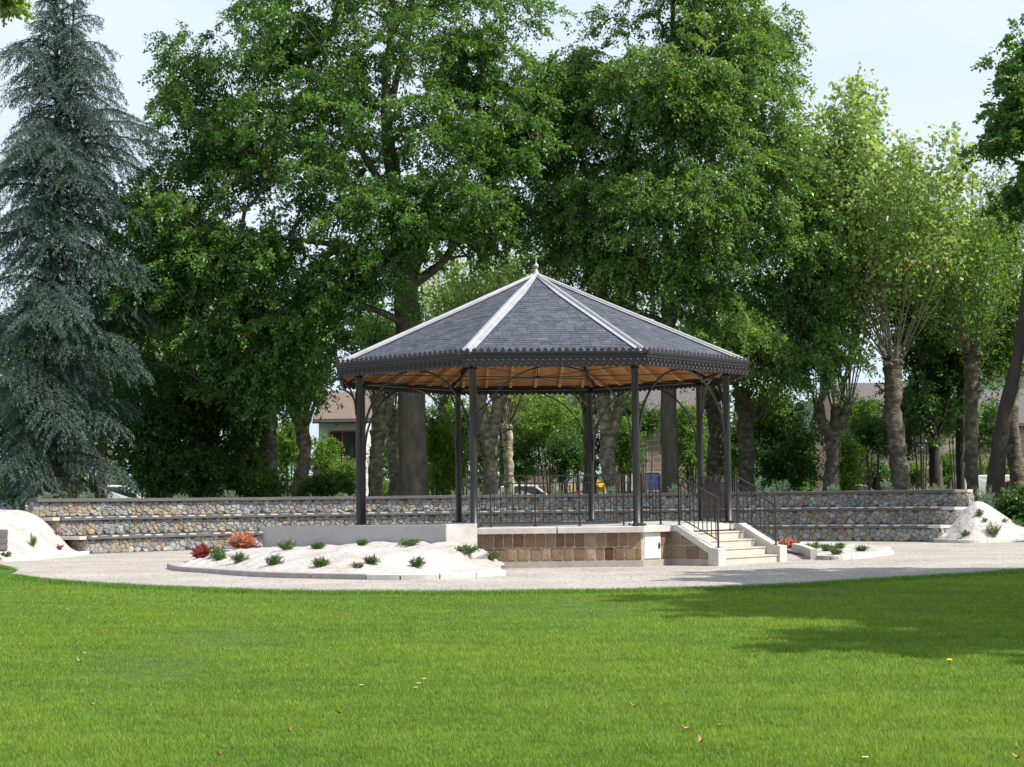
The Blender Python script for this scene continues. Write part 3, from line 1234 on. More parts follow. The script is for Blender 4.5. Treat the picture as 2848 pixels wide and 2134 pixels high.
def gabion(label, r, z0, z1, pxl, pxr, dashes, dep=1.0):
    b0, b1 = solve_beta(pxl, r), solve_beta(pxr, r)
    L0, L1 = b0 * r, b1 * r
    c_ = arcp(r, (L0 + L1) / 2, 0, r)
    g_ = thing('gabion_bench', label, 'stone bench', c_, 'gabion seating terraces')
    H_ = z1 - z0 - .10
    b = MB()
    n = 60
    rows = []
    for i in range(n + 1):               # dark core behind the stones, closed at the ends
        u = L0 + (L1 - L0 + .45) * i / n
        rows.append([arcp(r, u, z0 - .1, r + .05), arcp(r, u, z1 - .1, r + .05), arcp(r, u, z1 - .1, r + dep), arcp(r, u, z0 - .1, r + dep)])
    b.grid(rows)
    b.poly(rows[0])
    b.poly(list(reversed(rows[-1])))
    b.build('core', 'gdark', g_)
    b = MB()
    X0, X1 = L0, L1 + .45
    for P in voronoi_cells(X1 - X0, H_, .25, .128):
        cx = sum(p[0] for p in P) / len(P)
        cy = sum(p[1] for p in P) / len(P)
        f = random.uniform(.72, 1.22)
        b.col = tuple(q * f for q in random.choice(GPAL))
        m_ = len(P)
        bul = random.uniform(.03, .06)
        sh = random.uniform(.90, .98)

        def rg_(k, dep, j):
            return [arcp(r, X0 + cx + (p[0] - cx) * k, z0 + cy + (p[1] - cy) * k, r + .05 - dep + random.uniform(-j, j)) for p in P]
        r0 = b.addv(rg_(sh, 0, 0))
        r1 = b.addv(rg_(sh * .97, bul * .6, .006))
        r2 = b.addv(rg_(sh * .72, bul, .010))
        cc = b.addv([arcp(r, X0 + cx, z0 + cy, r + .05 - bul * random.uniform(.95, 1.15))])
        for k in range(m_):
            k2 = (k + 1) % m_
            b.face((r0 + k, r0 + k2, r1 + k2, r1 + k))
            b.face((r1 + k, r1 + k2, r2 + k2, r2 + k))
            b.face((r2 + k, r2 + k2, cc))
    # stones of the two end faces
    for (uu, sg) in ((L0, -1), (L1 + .45, 1)):
        base = arcp(r, uu, 0, r)
        rad = (arcp(r, uu, 0, r + 1) - base)
        tan_ = Vector((rad.y, -rad.x, 0)) * sg
        for P in voronoi_cells(dep * .98, H_, .225, .12):
            f = random.uniform(.7, 1.2)
            b.col = tuple(q * f for q in random.choice(GPAL))
            pillow(b, P, base + rad * .03 + UPZ * z0 - tan_ * .0, rad, tan_, random.uniform(.02, .05), .25, .08)
    b.col = (1, 1, 1)
    b.build('stone_fill', 'gstone', g_)
    b = MB()                             # welded wire basket
    rw = r - .048
    nh = 5
    for j in range(nh + 1):
        z = z0 + .01 + (H_ - .02) * j / nh
        m_ = 70
        for i in range(m_):
            u, u2 = L0 + (L1 - L0) * i / m_, L0 + (L1 - L0) * (i + 1) / m_
            b.beam(arcp(r, u, z, rw), arcp(r, u2, z, rw), .004, .004)
    nv = int((L1 - L0) / .1)
    for i in range(nv + 1):
        u = L0 + (L1 - L0) * i / nv
        b.beam(arcp(r, u, z0, rw), arcp(r, u, z0 + H_, rw), .004 if i % 10 else .010, .004 if i % 10 else .010)
    b.build('wire_mesh', 'wire', g_)
    n = int(round((L1 - L0) / 1.32))
    for i in range(n):
        u0, u1 = L0 + (L1 - L0) * i / n + .004, L0 + (L1 - L0) * (i + 1) / n - .004
        b = MB()
        b.mi = 0
        dz_ = random.uniform(-.004, .004)

        def pp(u, z, rr):
            return arcp(r, u, z + dz_, rr)
        ov = r - .085
        b.hexa([pp(u0, z1 - .1, ov), pp(u1, z1 - .1, ov), pp(u1, z1 - .1, r + min(.52, dep)), pp(u0, z1 - .1, r + min(.52, dep)),
                pp(u0, z1 - .012, ov), pp(u1, z1 - .012, ov), pp(u1, z1, r + min(.52, dep)), pp(u0, z1, r + min(.52, dep))])
        if dashes:  # added pale dashes imitate bright spots on the plank lip
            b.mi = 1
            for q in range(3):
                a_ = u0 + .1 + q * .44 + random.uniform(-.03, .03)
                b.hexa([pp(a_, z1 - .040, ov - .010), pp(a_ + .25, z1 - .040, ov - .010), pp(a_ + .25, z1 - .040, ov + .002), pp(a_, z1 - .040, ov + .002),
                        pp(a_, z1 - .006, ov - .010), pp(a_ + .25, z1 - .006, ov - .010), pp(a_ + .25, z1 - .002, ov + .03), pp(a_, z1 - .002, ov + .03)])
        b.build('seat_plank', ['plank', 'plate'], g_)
    for (uu, du) in ((L0, -.30), (L1, .47)):
        if du < 0 and z1 > 1.5:
            continue   # pale coping stone on the return at each end
        b = MB()
        u0, u1 = sorted((uu + du * .02, uu + du))
        b.hexa([arcp(r, u0, z1 - .1, r - .02), arcp(r, u1, z1 - .1, r - .02), arcp(r, u1, z1 - .1, r + dep * .9), arcp(r, u0, z1 - .1, r + dep * .9),
                arcp(r, u0, z1 - .008, r - .02), arcp(r, u1, z1 - .008, r - .02), arcp(r, u1, z1 - .008, r + dep * .9), arcp(r, u0, z1 - .008, r + dep * .9)])
        b.build('end_coping', 'concrete' if du > 0 or z1 < 1.5 else 'plank', g_)
    return g_


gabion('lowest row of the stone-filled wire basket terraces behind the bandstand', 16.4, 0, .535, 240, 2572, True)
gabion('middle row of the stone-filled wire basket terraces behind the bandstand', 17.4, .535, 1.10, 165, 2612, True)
gabion('topmost row of the stone-filled wire basket terraces below the trees', 18.4, 1.10, 1.66, 97, 2650, False, .34)

# ------------------------------------------------------------------ white planted mounds
def bvh_of(ob):
    me = ob.data
    o_ = Vector(ORG[ob.name])
    return BVHTree.FromPolygons([v.co + o_ for v in me.vertices], [tuple(p.vertices) for p in me.polygons])


def wrinkle(x, y, s=1.0):
    return (.040 * nz(x, y, 1, .9) + .030 * nz(x * 2.5, y * .9, 5, 1.2) + .012 * abs(nz(x * 5, y * 2, 9, 1.3))) * s


def kerb(parent, pts, n, mat1, w_=.10, h=.11, matf=None):
    C = catmull(pts, n * 6 + 1)
    for k in range(n):
        seg = C[k * 6:k * 6 + 7]
        b = MB()
        rows = []
        for i, p in enumerate(seg):
            t = (seg[min(i + 1, 6)] - seg[max(i - 1, 0)]).normalized()
            if i == 0:
                p = p + t * .012
            if i == 6:
                p = p - t * .012
            nn = Vector((-t.y, t.x, 0))
            o_ = Vector((p.x, p.y, 0))
            rows.append([o_ - nn * w_ / 2 - UPZ * .05, o_ - nn * w_ / 2 + UPZ * (h - .015), o_ - nn * (w_ / 2 - .018) + UPZ * h, o_ + nn * (w_ / 2 - .018) + UPZ * h, o_ + nn * w_ / 2 + UPZ * (h - .015), o_ + nn * w_ / 2 - UPZ * .05])
        b.grid(rows)
        b.poly(list(reversed(rows[0])))
        b.poly(rows[-1])
        b.build('kerb_stone', matf(k, n) if matf else mat1, parent)


# main mound
front = [gnd(470, 1580), gnd(500, 1589), gnd(577, 1595), gnd(748, 1606), gnd(988, 1612), gnd(1128, 1613), gnd(1280, 1609), gnd(1402, 1601)]
mo = thing('planting_mound', 'long white fabric covered planting mound in front of the bandstand', 'planting mound', (front[4].x, front[4].y + 2, 0))
NF, NS_ = 260, 30
FC = catmull(front, NF)
back = [front[0], Vector((-6.95, 38.2, 0)), Vector((-6.2, 38.9, 0)), Vector((-5.3, 38.2, 0)), Vector((-3.4, 36.9, 0)), Vector((-1.3, 35.6, 0)), Vector((-.62, 35.75, 0)), Vector((-.42, 36.3, 0)), Vector((-.2, 36.25, 0)), Vector((-.26, 34.7, 0)), front[-1]]
BC = catmull(back, NF)
hh = [.05, .22, .40, .47, .56, .57, .36, .18, .09, .06, .05]
b = MB()
rows = []
for i in range(NF):
    t = i / (NF - 1)
    Hh = float(np.interp(t * (len(back) - 1), range(len(back)), hh))
    row = []
    for j in range(NS_):
        s = j / (NS_ - 1)
        p = FC[i].lerp(BC[i], s)
        z = .07 + (Hh - .05) * (1 - (1 - s) ** float(np.interp(t, [0, .5, .62, 1], [1.5, 1.6, 1.15, 1.0])))
        wz = (wrinkle(p.x, p.y) + .055 * (abs(nz(t * 38, s * 1.6, 2)) - .2) + .032 * (abs(nz(t * 90, s * 2.5, 7)) - .2)) * min(1, s * 5) * (.4 + .6 * min(1, Hh / .3))
        row.append(Vector((p.x, p.y, z + wz)))
    rows.append(row)
b.grid(rows)
cov = b.build('fabric_cover', 'fabric', mo, smooth=True)
BV_M = bvh_of(cov)
kerb(mo, front, 10, 'kerb', matf=lambda k, n: 'kerb' if k < 6 else 'kerbw')


def cone_mound(label, kerbpts, peakpts, base_back, seed, nk):
    """Heap of earth under white fabric, rising from a kerb to a ridge and falling behind."""
    c_ = kerbpts[len(kerbpts) // 2]
    m_ = thing('planting_mound', label, 'planting mound', (c_.x, c_.y, 0))
    A_, P_, B_ = catmull(kerbpts, 60), catmull(peakpts, 60), catmull(base_back, 60)
    rows = []
    for i in range(60):
        row = []
        for j in range(18):
            s = j / 17
            p = A_[i].lerp(P_[i], s)
            z = .06 + (P_[i].z - .06) * (s ** .85) + (wrinkle(p.x + seed, p.y, 1.3) + .07 * (abs(nz(i * .22, s * 1.5, seed)) - .2)) * math.sin(math.pi * s) ** .5
            row.append(Vector((p.x, p.y, z)))
        for j in range(1, 10):
            s = j / 9
            p = P_[i].lerp(B_[i], s)
            row.append(Vector((p.x, p.y, P_[i].z * (1 - s ** 1.3))))
        rows.append(row)
    b = MB()
    b.grid(rows)
    cv = b.build('fabric_cover', 'fabric', m_, smooth=True)
    if nk:
        kerb(m_, kerbpts, nk, 'kerbw')
    return m_, bvh_of(cv)


def zset(v, z):
    return Vector((v.x, v.y, z))


k1 = [gnd(-330, 1566), gnd(-150, 1567), gnd(0, 1564), gnd(120, 1556), gnd(244, 1543)]
# ridge seen in the photograph: (x, y) at distances
ridge = [at(-330, 1440, 48.5), at(-120, 1415, 48.8), at(15, 1418, 49.2), at(60, 1420, 49.6), at(100, 1434, 50.0), at(130, 1456, 50.2), at(165, 1492, 50.5), at(200, 1526, 50.4), at(236, 1540, 50.2)]
bk = [zset(p, 0) + Vector((-.6, 2.6, 0)) for p in ridge]
cone_L, BV_L = cone_mound('tall white fabric covered mound at the left end of the stone terraces', k1, ridge, bk, 3.1, 6)
k2 = [gnd(2600, 1508), gnd(2690, 1511), gnd(2780, 1509), gnd(2900, 1506), gnd(3060, 1502)]
ridge = [at(2612, 1499, 53.4), at(2640, 1468, 54), at(2672, 1432, 54.4), at(2700, 1403, 54.6), at(2718, 1394, 54.6), at(2745, 1402, 54.6), at(2785, 1428, 54.6), at(2850, 1468, 54.6), at(2930, 1485, 54.5), at(3060, 1493, 54.3)]
bk = [zset(p, 0) + Vector((.4, 2.2, 0)) for p in ridge]
cone_R, BV_R = cone_mound('pointed white fabric covered mound at the right end of the stone terraces', k2, ridge, bk, 9.4, 5)

# small bed behind the stairs
fr = [gnd(2170, 1534), gnd(2225, 1545), gnd(2262, 1555), gnd(2330, 1557), gnd(2400, 1553), gnd(2480, 1543)]
bd = thing('planting_bed', 'small low white fabric bed with kerb to the right of the stairs', 'planting bed', (fr[2].x, fr[2].y + 1, 0))
FC2 = catmull(fr, 50)
BC2 = catmull([gnd(2165, 1528), gnd(2215, 1519), gnd(2290, 1519), gnd(2360, 1523), gnd(2420, 1527), gnd(2481, 1541)], 50)
rows = []
for a_, c_ in zip(FC2, BC2):
    rows.append([Vector((p.x, p.y, .07 + .12 * math.sin(math.pi * min(1, s * .9)) + wrinkle(p.x, p.y, .6))) for s in np.linspace(0, 1, 16) for p in (a_.lerp(c_, s),)])
b = MB()
b.grid(rows)
cv = b.build('fabric_cover', 'fabric', bd, smooth=True)
BV_B = bvh_of(cv)
kerb(bd, fr[2:], 4, 'kerbw', h=.10)
kerb(bd, [gnd(2176, 1533), gnd(2205, 1536), gnd(2235, 1543), gnd(2264, 1556)], 2, 'kerbw', w_=.16, h=.24)

# ------------------------------------------------------------------ low plants
def hit(bv, px, py):
    for k in range(0, 40, 2):
        h = bv.ray_cast(CAM, ray(px, py + k).normalized())[0]
        if h is not None:
            return h
    return None


def tuft(label, p, rad, hgt, n, mat, group, cat='plant', name='low_plant', L_=.075, W_=.017, up=.5, sun=1, yel=.14, stem=False, seed=None, flat=1.0):
    rng = np.random.default_rng(seed if seed is not None else random.randrange(1 << 30))
    t_ = thing(name, label, cat, p, group)
    rad, hgt = rad * .74, hgt * .84
    n = int(n * 1.3)
    ns = max(9, n // 26)
    az = rng.random(ns) * 2 * np.pi
    rr = rad * np.sqrt(rng.random(ns))
    b = MB()
    Ps, Ds = [], []
    for a, r0 in zip(az, rr):
        top = Vector((p[0] + math.cos(a) * r0, p[1] + math.sin(a) * r0 * flat, p[2] + hgt * rng.uniform(.45, 1) * (1 - .35 * (r0 / rad))))
        bot = Vector((p[0] + math.cos(a) * r0 * .25, p[1] + math.sin(a) * r0 * .25 * flat, p[2] - .02))
        b.tube([bot, bot.lerp(top, .5) + Vector((0, 0, .02)), top], [.006, .005, .003], 4)
        m_ = n // ns
        s = rng.uniform(.25, 1.02, m_)[:, None]
        Ps.append(np.array(bot) + (np.array(top) - np.array(bot)) * s + rng.normal(size=(m_, 3)) * .014)
        dv = unit(np.array(top) - np.array(bot))
        Ds.append(unit(rng.normal(size=(m_, 3)) * .75 + dv * up + np.array([0, 0, up])))
    b.build('stems', 'shoot', t_)
    P, D = np.concatenate(Ps), np.concatenate(Ds)
    V = leaf_quads(P, D, L_ * rng.uniform(.6, 1.3, len(P)), W_ * rng.uniform(.7, 1.3, len(P)), rng)
    fast_mesh('leaves', V, 4, tints(len(P), rng, .25, yel), mat, t_)
    return t_


GM = 'green plants on the main white mound'
for (x, y, r_, h_, lab) in [
    (605, 1549, .26, .30, 'wide green clump below the small red shrub at the left tip of the mound'),
    (700, 1506, .10, .14, 'tiny green sprig where the grey wall begins, top of the mound'),
    (800, 1529, .36, .24, 'broadest green clump in the upper row of the white mound'),
    (885, 1526, .22, .15, 'low green clump second from left in the upper row of the mound'),
    (1007, 1517, .16, .13, 'small green clump in the upper row under the far iron column'),
    (1138, 1517, .34, .16, 'wide low green clump just left of the white end pier'),
    (611, 1557, .17, .20, 'round green clump at the far left of the lower row'),
    (666, 1564, .27, .26, 'grassy green clump second from left in the lower row'),
    (765, 1570, .28, .22, 'drooping green clump third from left in the lower row'),
    (891, 1577, .24, .24, 'upright green clump in the middle of the lower row'),
    (1035, 1567, .20, .17, 'green clump with a dry patch beside it in the lower row'),
    (1163, 1578, .23, .26, 'dark green clump at the right end of the lower row')]:
    p = hit(BV_M, x, y)
    if p:
        tuft(lab, p, r_, h_, 420, 'leaf_tuft', GM, flat=.8)
p = hit(BV_M, 997, 1578)
tuft('dry brown dead clump in the lower row of the white mound', p, .14, .10, 160, M('dead_leaf', (.16, .12, .085), .9), GM)
p = hit(BV_M, 1296, 1536)
tuft('spreading green plant beside the sandstone base at the right end of the mound', p, .34, .16, 620, 'leaf_tuft', GM, flat=.7)
p = hit(BV_M, 1352, 1560)
if p:
    tuft('green plant trailing down the right slope of the mound', p + Vector((0, .3, .04)), .40, .15, 620, 'leaf_tuft', GM, flat=.6)
p = hit(BV_M, 560, 1531)
GR = 'red leaved shrubs'
tuft('small crimson leaved shrub at the left tip of the white mound', p, .25, .30, 420, 'leaf_red', GR, 'shrub', 'red_shrub', .13, .06)
p = hit(BV_M, 674, 1514)
tuft('large orange red shrub left of the grey curved wall', p, .42, .36, 700, 'leaf_copper', GR, 'shrub', 'red_shrub', .14, .065, yel=.3)
p = hit(BV_B, 2196, 1523) or gnd(2196, 1523)
tuft('orange red shrub in the small bed behind the stair rail', p, .36, .22, 480, 'leaf_copper', GR, 'shrub', 'red_shrub', .13, .06, yel=.3)
GB = 'green plants on the small right bed'
for (x, y, r_, h_, lab) in [(2262, 1527, .32, .20, 'wide grassy clump beside the red shrub in the small bed'), (2300, 1533, .26, .24, 'tallest grassy clump in the small bed'),
                            (2336, 1526, .20, .16, 'grassy clump at the back of the small bed'), (2325, 1543, .18, .18, 'grassy clump at the front of the small bed'), (2396, 1533, .24, .15, 'grassy clump nearest the pointed right end of the small bed')]:
    p = hit(BV_B, x, y)
    if p:
        tuft(lab, p, r_, h_, 380, 'leaf_tuft', GB)
GL = 'plants on the tall left mound'
for (x, y, r_, h_, lab, mt, n) in [(92, 1520, .16, .50, 'spindly yellow green plant in the middle of the tall left mound', 'leaf_light', 260), (163, 1528, .18, .14, 'withered brown clump low on the right of the tall left mound', 'leaf_red', 120),
                               (18, 1548, .22, .14, 'green clump at the foot of the tall left mound by the kerb', 'leaf_tuft', 200), (155, 1487, .12, .12, 'small brown clump on the right shoulder of the tall left mound', 'leaf_red', 90)]:
    p = hit(BV_L, x, y)
    if p:
        tuft(lab, p, r_, h_, n, mt, GL)
GRR = 'plants on the pointed right mound'
for (x, y, r_, h_, lab, n) in [(2727, 1436, .22, .30, 'green plant nearest the peak of the pointed right mound', 240), (2737, 1452, .14, .16, 'small green sprig below the top plant of the right mound', 110),
                               (2764, 1491, .32, .62, 'largest bushy green plant on the pointed right mound', 520), (2682, 1492, .28, .26, 'low green plant at the left foot of the right mound', 240), (2832, 1462, .42, .26, 'yellow green plant trailing on the right shoulder of the right mound', 380), (2795, 1452, .2, .12, 'thin green runner on the crest right of the mound peak', 90)]:
    p = hit(BV_R, x, y)
    if p:
        tuft(lab, p, r_, h_, n, 'leaf_tuft', GRR)


def on_ring(px, rr):
    bta = solve_beta(px, rr)
    return Vector((GX + rr * math.sin(bta), GY + rr * math.cos(bta), 1.52))


GT = 'silvery plants along the top of the terraces'
for (x, h_, r_, lab) in [(126, .42, .30, 'silvery plant in front of the cedar trunk above the terraces'), (240, .46, .36, 'yellow green plant left of the grey plane trunk above the terraces'),
                         (500, .30, .36, 'low silvery plant left of the tallest one on the left wall top'), (640, .55, .34, 'silvery plant in front of the shrubs left of the twin trunks'),
                         (946, .32, .34, 'low silvery plant between the left column and twin trunks'), (1322, .35, .28, 'silvery plant behind the left end of the front railing'),
                         (1407, .48, .30, 'silvery plant behind the railing left of the white car'), (1546, .46, .26, 'silvery plant behind the middle of the railing'),
                         (1698, .52, .3, 'silvery plant behind the railing beside the right front column'), (1869, .62, .32, 'tall silvery plant behind the top of the stair rail'),
                         (2166, .80, .50, 'biggest silvery plant above the right terraces'), (2313, .45, .34, 'silvery plant left of the parked silver car roof'),
                         (2459, .62, .30, 'slim silvery plant left of the tall pollard trunk'), (2600, .42, .45, 'low silvery plant right of the tall pollard trunk')]:
    tuft(lab, on_ring(x, 19.05), r_, h_, 420, 'leaf_grey', GT, 'plant', 'silvery_plant', .10, .02, up=.9)
tuft('tall silvery plant behind the peak of the right mound', at(2742, 1420, 56.4), .5, 1.1, 620, 'leaf_grey', GT, 'plant', 'silvery_plant', .12, .022, up=.9)

# litter bin, garden lamp
c_ = at(-16, 1534, 44)
bn = thing('litter_bin', 'dark grey ribbed litter bin cut by the left edge of the picture', 'bin', (c_.x, c_.y, 0))
b = MB()
R_ = at(20, 1500, 44).x - c_.x
zb_, zt_ = c_.z, at(-16, 1474, 44).z
b.lathe((c_.x, c_.y, 0), [(R_ * .92, zb_), (R_, zb_ + .05), (R_, zb_ + .16), (R_ * .97, zb_ + .17), (R_ * .97, zb_ + .19), (R_, zb_ + .2), (R_, zb_ + .33), (R_ * .97, zb_ + .34), (R_ * .97, zb_ + .36), (R_, zb_ + .37), (R_, zt_), (R_ * .9, zt_), (R_ * .88, zb_ + .05)], 28)
b.build('bin_body', 'plank', bn)
b = MB()
b.tube([(c_.x - .1, c_.y + .12, -.02), (c_.x - .1, c_.y + .12, zb_ + .12)], .04, 10)
b.build('post', 'steel', bn)
p = gnd(226, 1541)
gl = thing('garden_lamp', 'small white globe lamp with a cable at the foot of the left mound', 'lamp', p)
b = MB()
b.lathe(p, [(.02, .02), (.06, .04), (.085, .09), (.085, .13), (.06, .18), (.02, .20)], 16)
b.build('globe', 'white', gl, smooth=True)
b = MB()
b.lathe(p, [(.05, -.01), (.05, .03)], 12)
b.build('base', 'plastic', gl)
b = MB()
b.tube(catmull([p + Vector((-.05, .02, .03)), p + Vector((-.3, .1, .22)), p + Vector((-.6, .05, .12)), p + Vector((-.8, 0, .2)), p + Vector((-1.1, -.05, .05))], 14), .012, 5)
b.build('cable', 'plastic', gl)

# ------------------------------------------------------------------ trees
def blob(x, y, rx, ry, Y, rd, w_=None):
    c_ = dat(x, y, Y)
    s = DS * Y / FPX
    return (np.array(c_), np.array([rx * s, rd, ry * s]), w_ if w_ else rx * ry)


def sample_blobs(blobs, n, rng, shell=.45, hole=.25, hs=.8, mind=.0):
    wts = np.array([b[2] for b in blobs], float)
    wts /= wts.sum()
    out = []
    ph = rng.random(6) * 6.28
    while len(out) < n:
        b = blobs[rng.choice(len(blobs), p=wts)]
        d = rng.normal(size=3)
        d /= np.linalg.norm(d)
        p = b[0] + d * b[1] * rng.random() ** shell
        f = math.sin(p[0] * hs + ph[0] + 1.3 * math.sin(p[2] * hs * .8 + ph[1])) * math.sin(p[2] * hs * 1.15 + ph[2] + math.sin(p[1] * hs + ph[3])) * math.sin(p[1] * hs * .9 + ph[4])
        if f > .5 - hole and rng.random() < .9:
            continue
        if mind and out and np.min(np.sum((np.array(out[-400:]) - p) ** 2, 1)) < mind ** 2 * rng.random():
            continue
        out.append(p)
    return np.array(out)


def spray_leaves(C, axis_xy, rng, rc, K, m, L_, W_, droop, outw=.6, flat=.55, jit=.07, yel=.12, v=.2, tipyel=.35, upb=1.3):
    nc = len(C)
    out = C - np.array([axis_xy[0], axis_xy[1], 0])
    out[:, 2] = 0
    out = unit(out)
    d = rng.normal(size=(nc, K, 3))
    d[:, :, 2] *= flat
    d = unit(d) + out[:, None, :] * outw + np.array([0, 0, .10])
    d = unit(d)
    ln = rc * rng.uniform(.6, 1.25, (nc, K, 1, 1))
    s = rng.uniform(.08, 1, (nc, K, m, 1)) ** .8
    P = C[:, None, None, :] + d[:, :, None, :] * ln * s
    P[..., 2] -= (droop * ln * s ** 2)[..., 0]
    P += rng.normal(size=P.shape) * jit
    dd = d[:, :, None, :] + rng.normal(size=P.shape) * .75
    dd[..., 2] -= .25 + droop * s[..., 0]
    n = nc * K * m
    D = unit(dd.reshape(n, 3))
    ct = rng.normal(size=(nc, 1, 1, 1)) * .10 * np.ones((nc, K, m, 1))
    tn = tints(n, rng, v, yel) * (1 + ct.reshape(n, 1))
    tip = (s.reshape(n) > .8) & (rng.random(n) < .5)
    tn[tip] *= np.array([1 + tipyel, 1 + tipyel * .6, 1])
    V = leaf_quads(P.reshape(n, 3), D, L_ * rng.uniform(.65, 1.3, n), W_ * rng.uniform(.7, 1.25, n), rng, .06, upb)
    return V, tn


def branches(mb, nodes0, C, r0=.014, rmax=.3, seed=0, ex=.46):
    """Joins every leaf clump to the trunk through the nearest limb already grown."""
    rng = np.random.default_rng(seed)
    N_ = [np.array(p, float) for p in nodes0]
    par = [-1] * len(N_)
    cnt = [0] * len(N_)
    A = np.array(N_)
    order = np.argsort([np.min(np.linalg.norm(A - c, axis=1)) for c in C])
    links = []
    buf = np.zeros((len(N_) + len(C) * 3, 3))
    buf[:len(N_)] = A
    k = len(N_)
    for i in order:
        c = C[i]
        dv = c - buf[:k]
        dist = np.linalg.norm(dv, axis=1)
        cost = dist + 1.3 * np.maximum(0, -dv[:, 2]) + .25 * np.maximum(0, .5 * dist - dv[:, 2])
        j = int(np.argmin(cost))
        st = buf[j].copy()
        L_ = dist[j]
        pts = [st]
        pj = j
        for q, t in enumerate((.36, .70, 1.0)):
            p = st + (c - st) * t
            p[2] += L_ * .10 * math.sin(math.pi * t)
            if t < 1:
                p += rng.normal(size=3) * .05 * L_
            buf[k] = p
            par.append(pj)
            cnt.append(0)
            pj = k
            k += 1
            pts.append(p)
        links.append((j, k - 3))
    for i in range(k - 1, -1, -1):
        cnt[i] = max(cnt[i], 1)
        if par[i] >= 0:
            cnt[par[i]] += cnt[i]
    for (j, s) in links:
        ids = [j, s, s + 1, s + 2]
        rr = [min(rmax, r0 * cnt[q] ** ex) for q in ids]
        rr[0] = min(rr[0], rr[1] * 1.3)
        rr[3] = min(rr[3], r0)
        mb.tube([buf[q] for q in ids], rr, 6 if rr[1] > .05 else 4, cap=False)


def trunk_tube(mb, pts, rad, n=14, rough=.06, seed=0, sub=5):
    P = catmull(pts, (len(pts) - 1) * sub + 1)
    rr = np.interp(np.linspace(0, len(rad) - 1, len(P)), range(len(rad)), rad)
    prev = None
    base = []
    for k, p in enumerate(P):
        t = (P[min(k + 1, len(P) - 1)] - P[max(k - 1, 0)]).normalized()
        a = t.orthogonal().normalized() if prev is None else (prev - t * prev.dot(t)).normalized()
        prev = a
        b_ = t.cross(a)
        ring = []
        for j in range(n):
            th = 2 * math.pi * j / n
            d = a * math.cos(th) + b_ * math.sin(th)
            q = p + d * rr[k]
            f = 1 + rough * 2.2 * nz(q.x + seed, q.y, q.z * 1.5, 1.6) + rough * 1.6 * nz((q.x + seed) * .5, q.y * .5, q.z * 1.6, 3.4)
            ring.append(p + d * rr[k] * f)
        base.append(mb.addv(ring))
    for k in range(len(P) - 1):
        for j in range(n):
            j2 = (j + 1) % n
            mb.face((base[k] + j, base[k] + j2, base[k + 1] + j2, base[k + 1] + j))
    mb.face([base[-1] + j for j in range(n)])
    return P


def big_tree(name, label, cat, group, Y, trunk, blobs, nc, lm, bark, seed, K=6, m=36, rc=1.0, L_=.17, W_=.10, droop=.35, zmin=6, hole=.25, shell=.5, limbs=(), r0=.016, reject=None, **kw):
    rng = np.random.default_rng(seed)
    pts = [dat(x, y, Y) for x, y, w_ in trunk]
    pts[0] = Vector((pts[0].x, pts[0].y, gh(pts[0].x, Y) - .2))
    rad = [w_ * DS * Y / FPX / 2 for x, y, w_ in trunk]
    t_ = thing(name, label, cat, (pts[0].x, pts[0].y, gh(pts[0].x, Y)), group)
    b = MB()
    P = trunk_tube(b, pts, rad, 16, .07, seed)
    nodes = [p for p in P if p.z > zmin]
    for lb in limbs:                     # drawn limbs: (x, y, dY, width)
        q = [dat(x, y, Y + dy) for x, y, dy, w_ in lb]
        Q = trunk_tube(b, q, [w_ * DS * Y / FPX / 2 for x, y, dy, w_ in lb], 10, .05, seed + 3)
        nodes += Q[2:]
    C = sample_blobs(blobs, nc, rng, shell, hole)
    if reject:
        C = C[[not reject(c) for c in C]]
    branches(b, nodes, C, r0, .16, seed)
    b.build('trunk', bark, t_, smooth=True)
    V, tn = spray_leaves(C, (pts[0].x, pts[0].y), rng, rc, K, m, L_, W_, droop, **kw)
    fast_mesh('crown', V, 4, tn, lm, t_)
    return t_


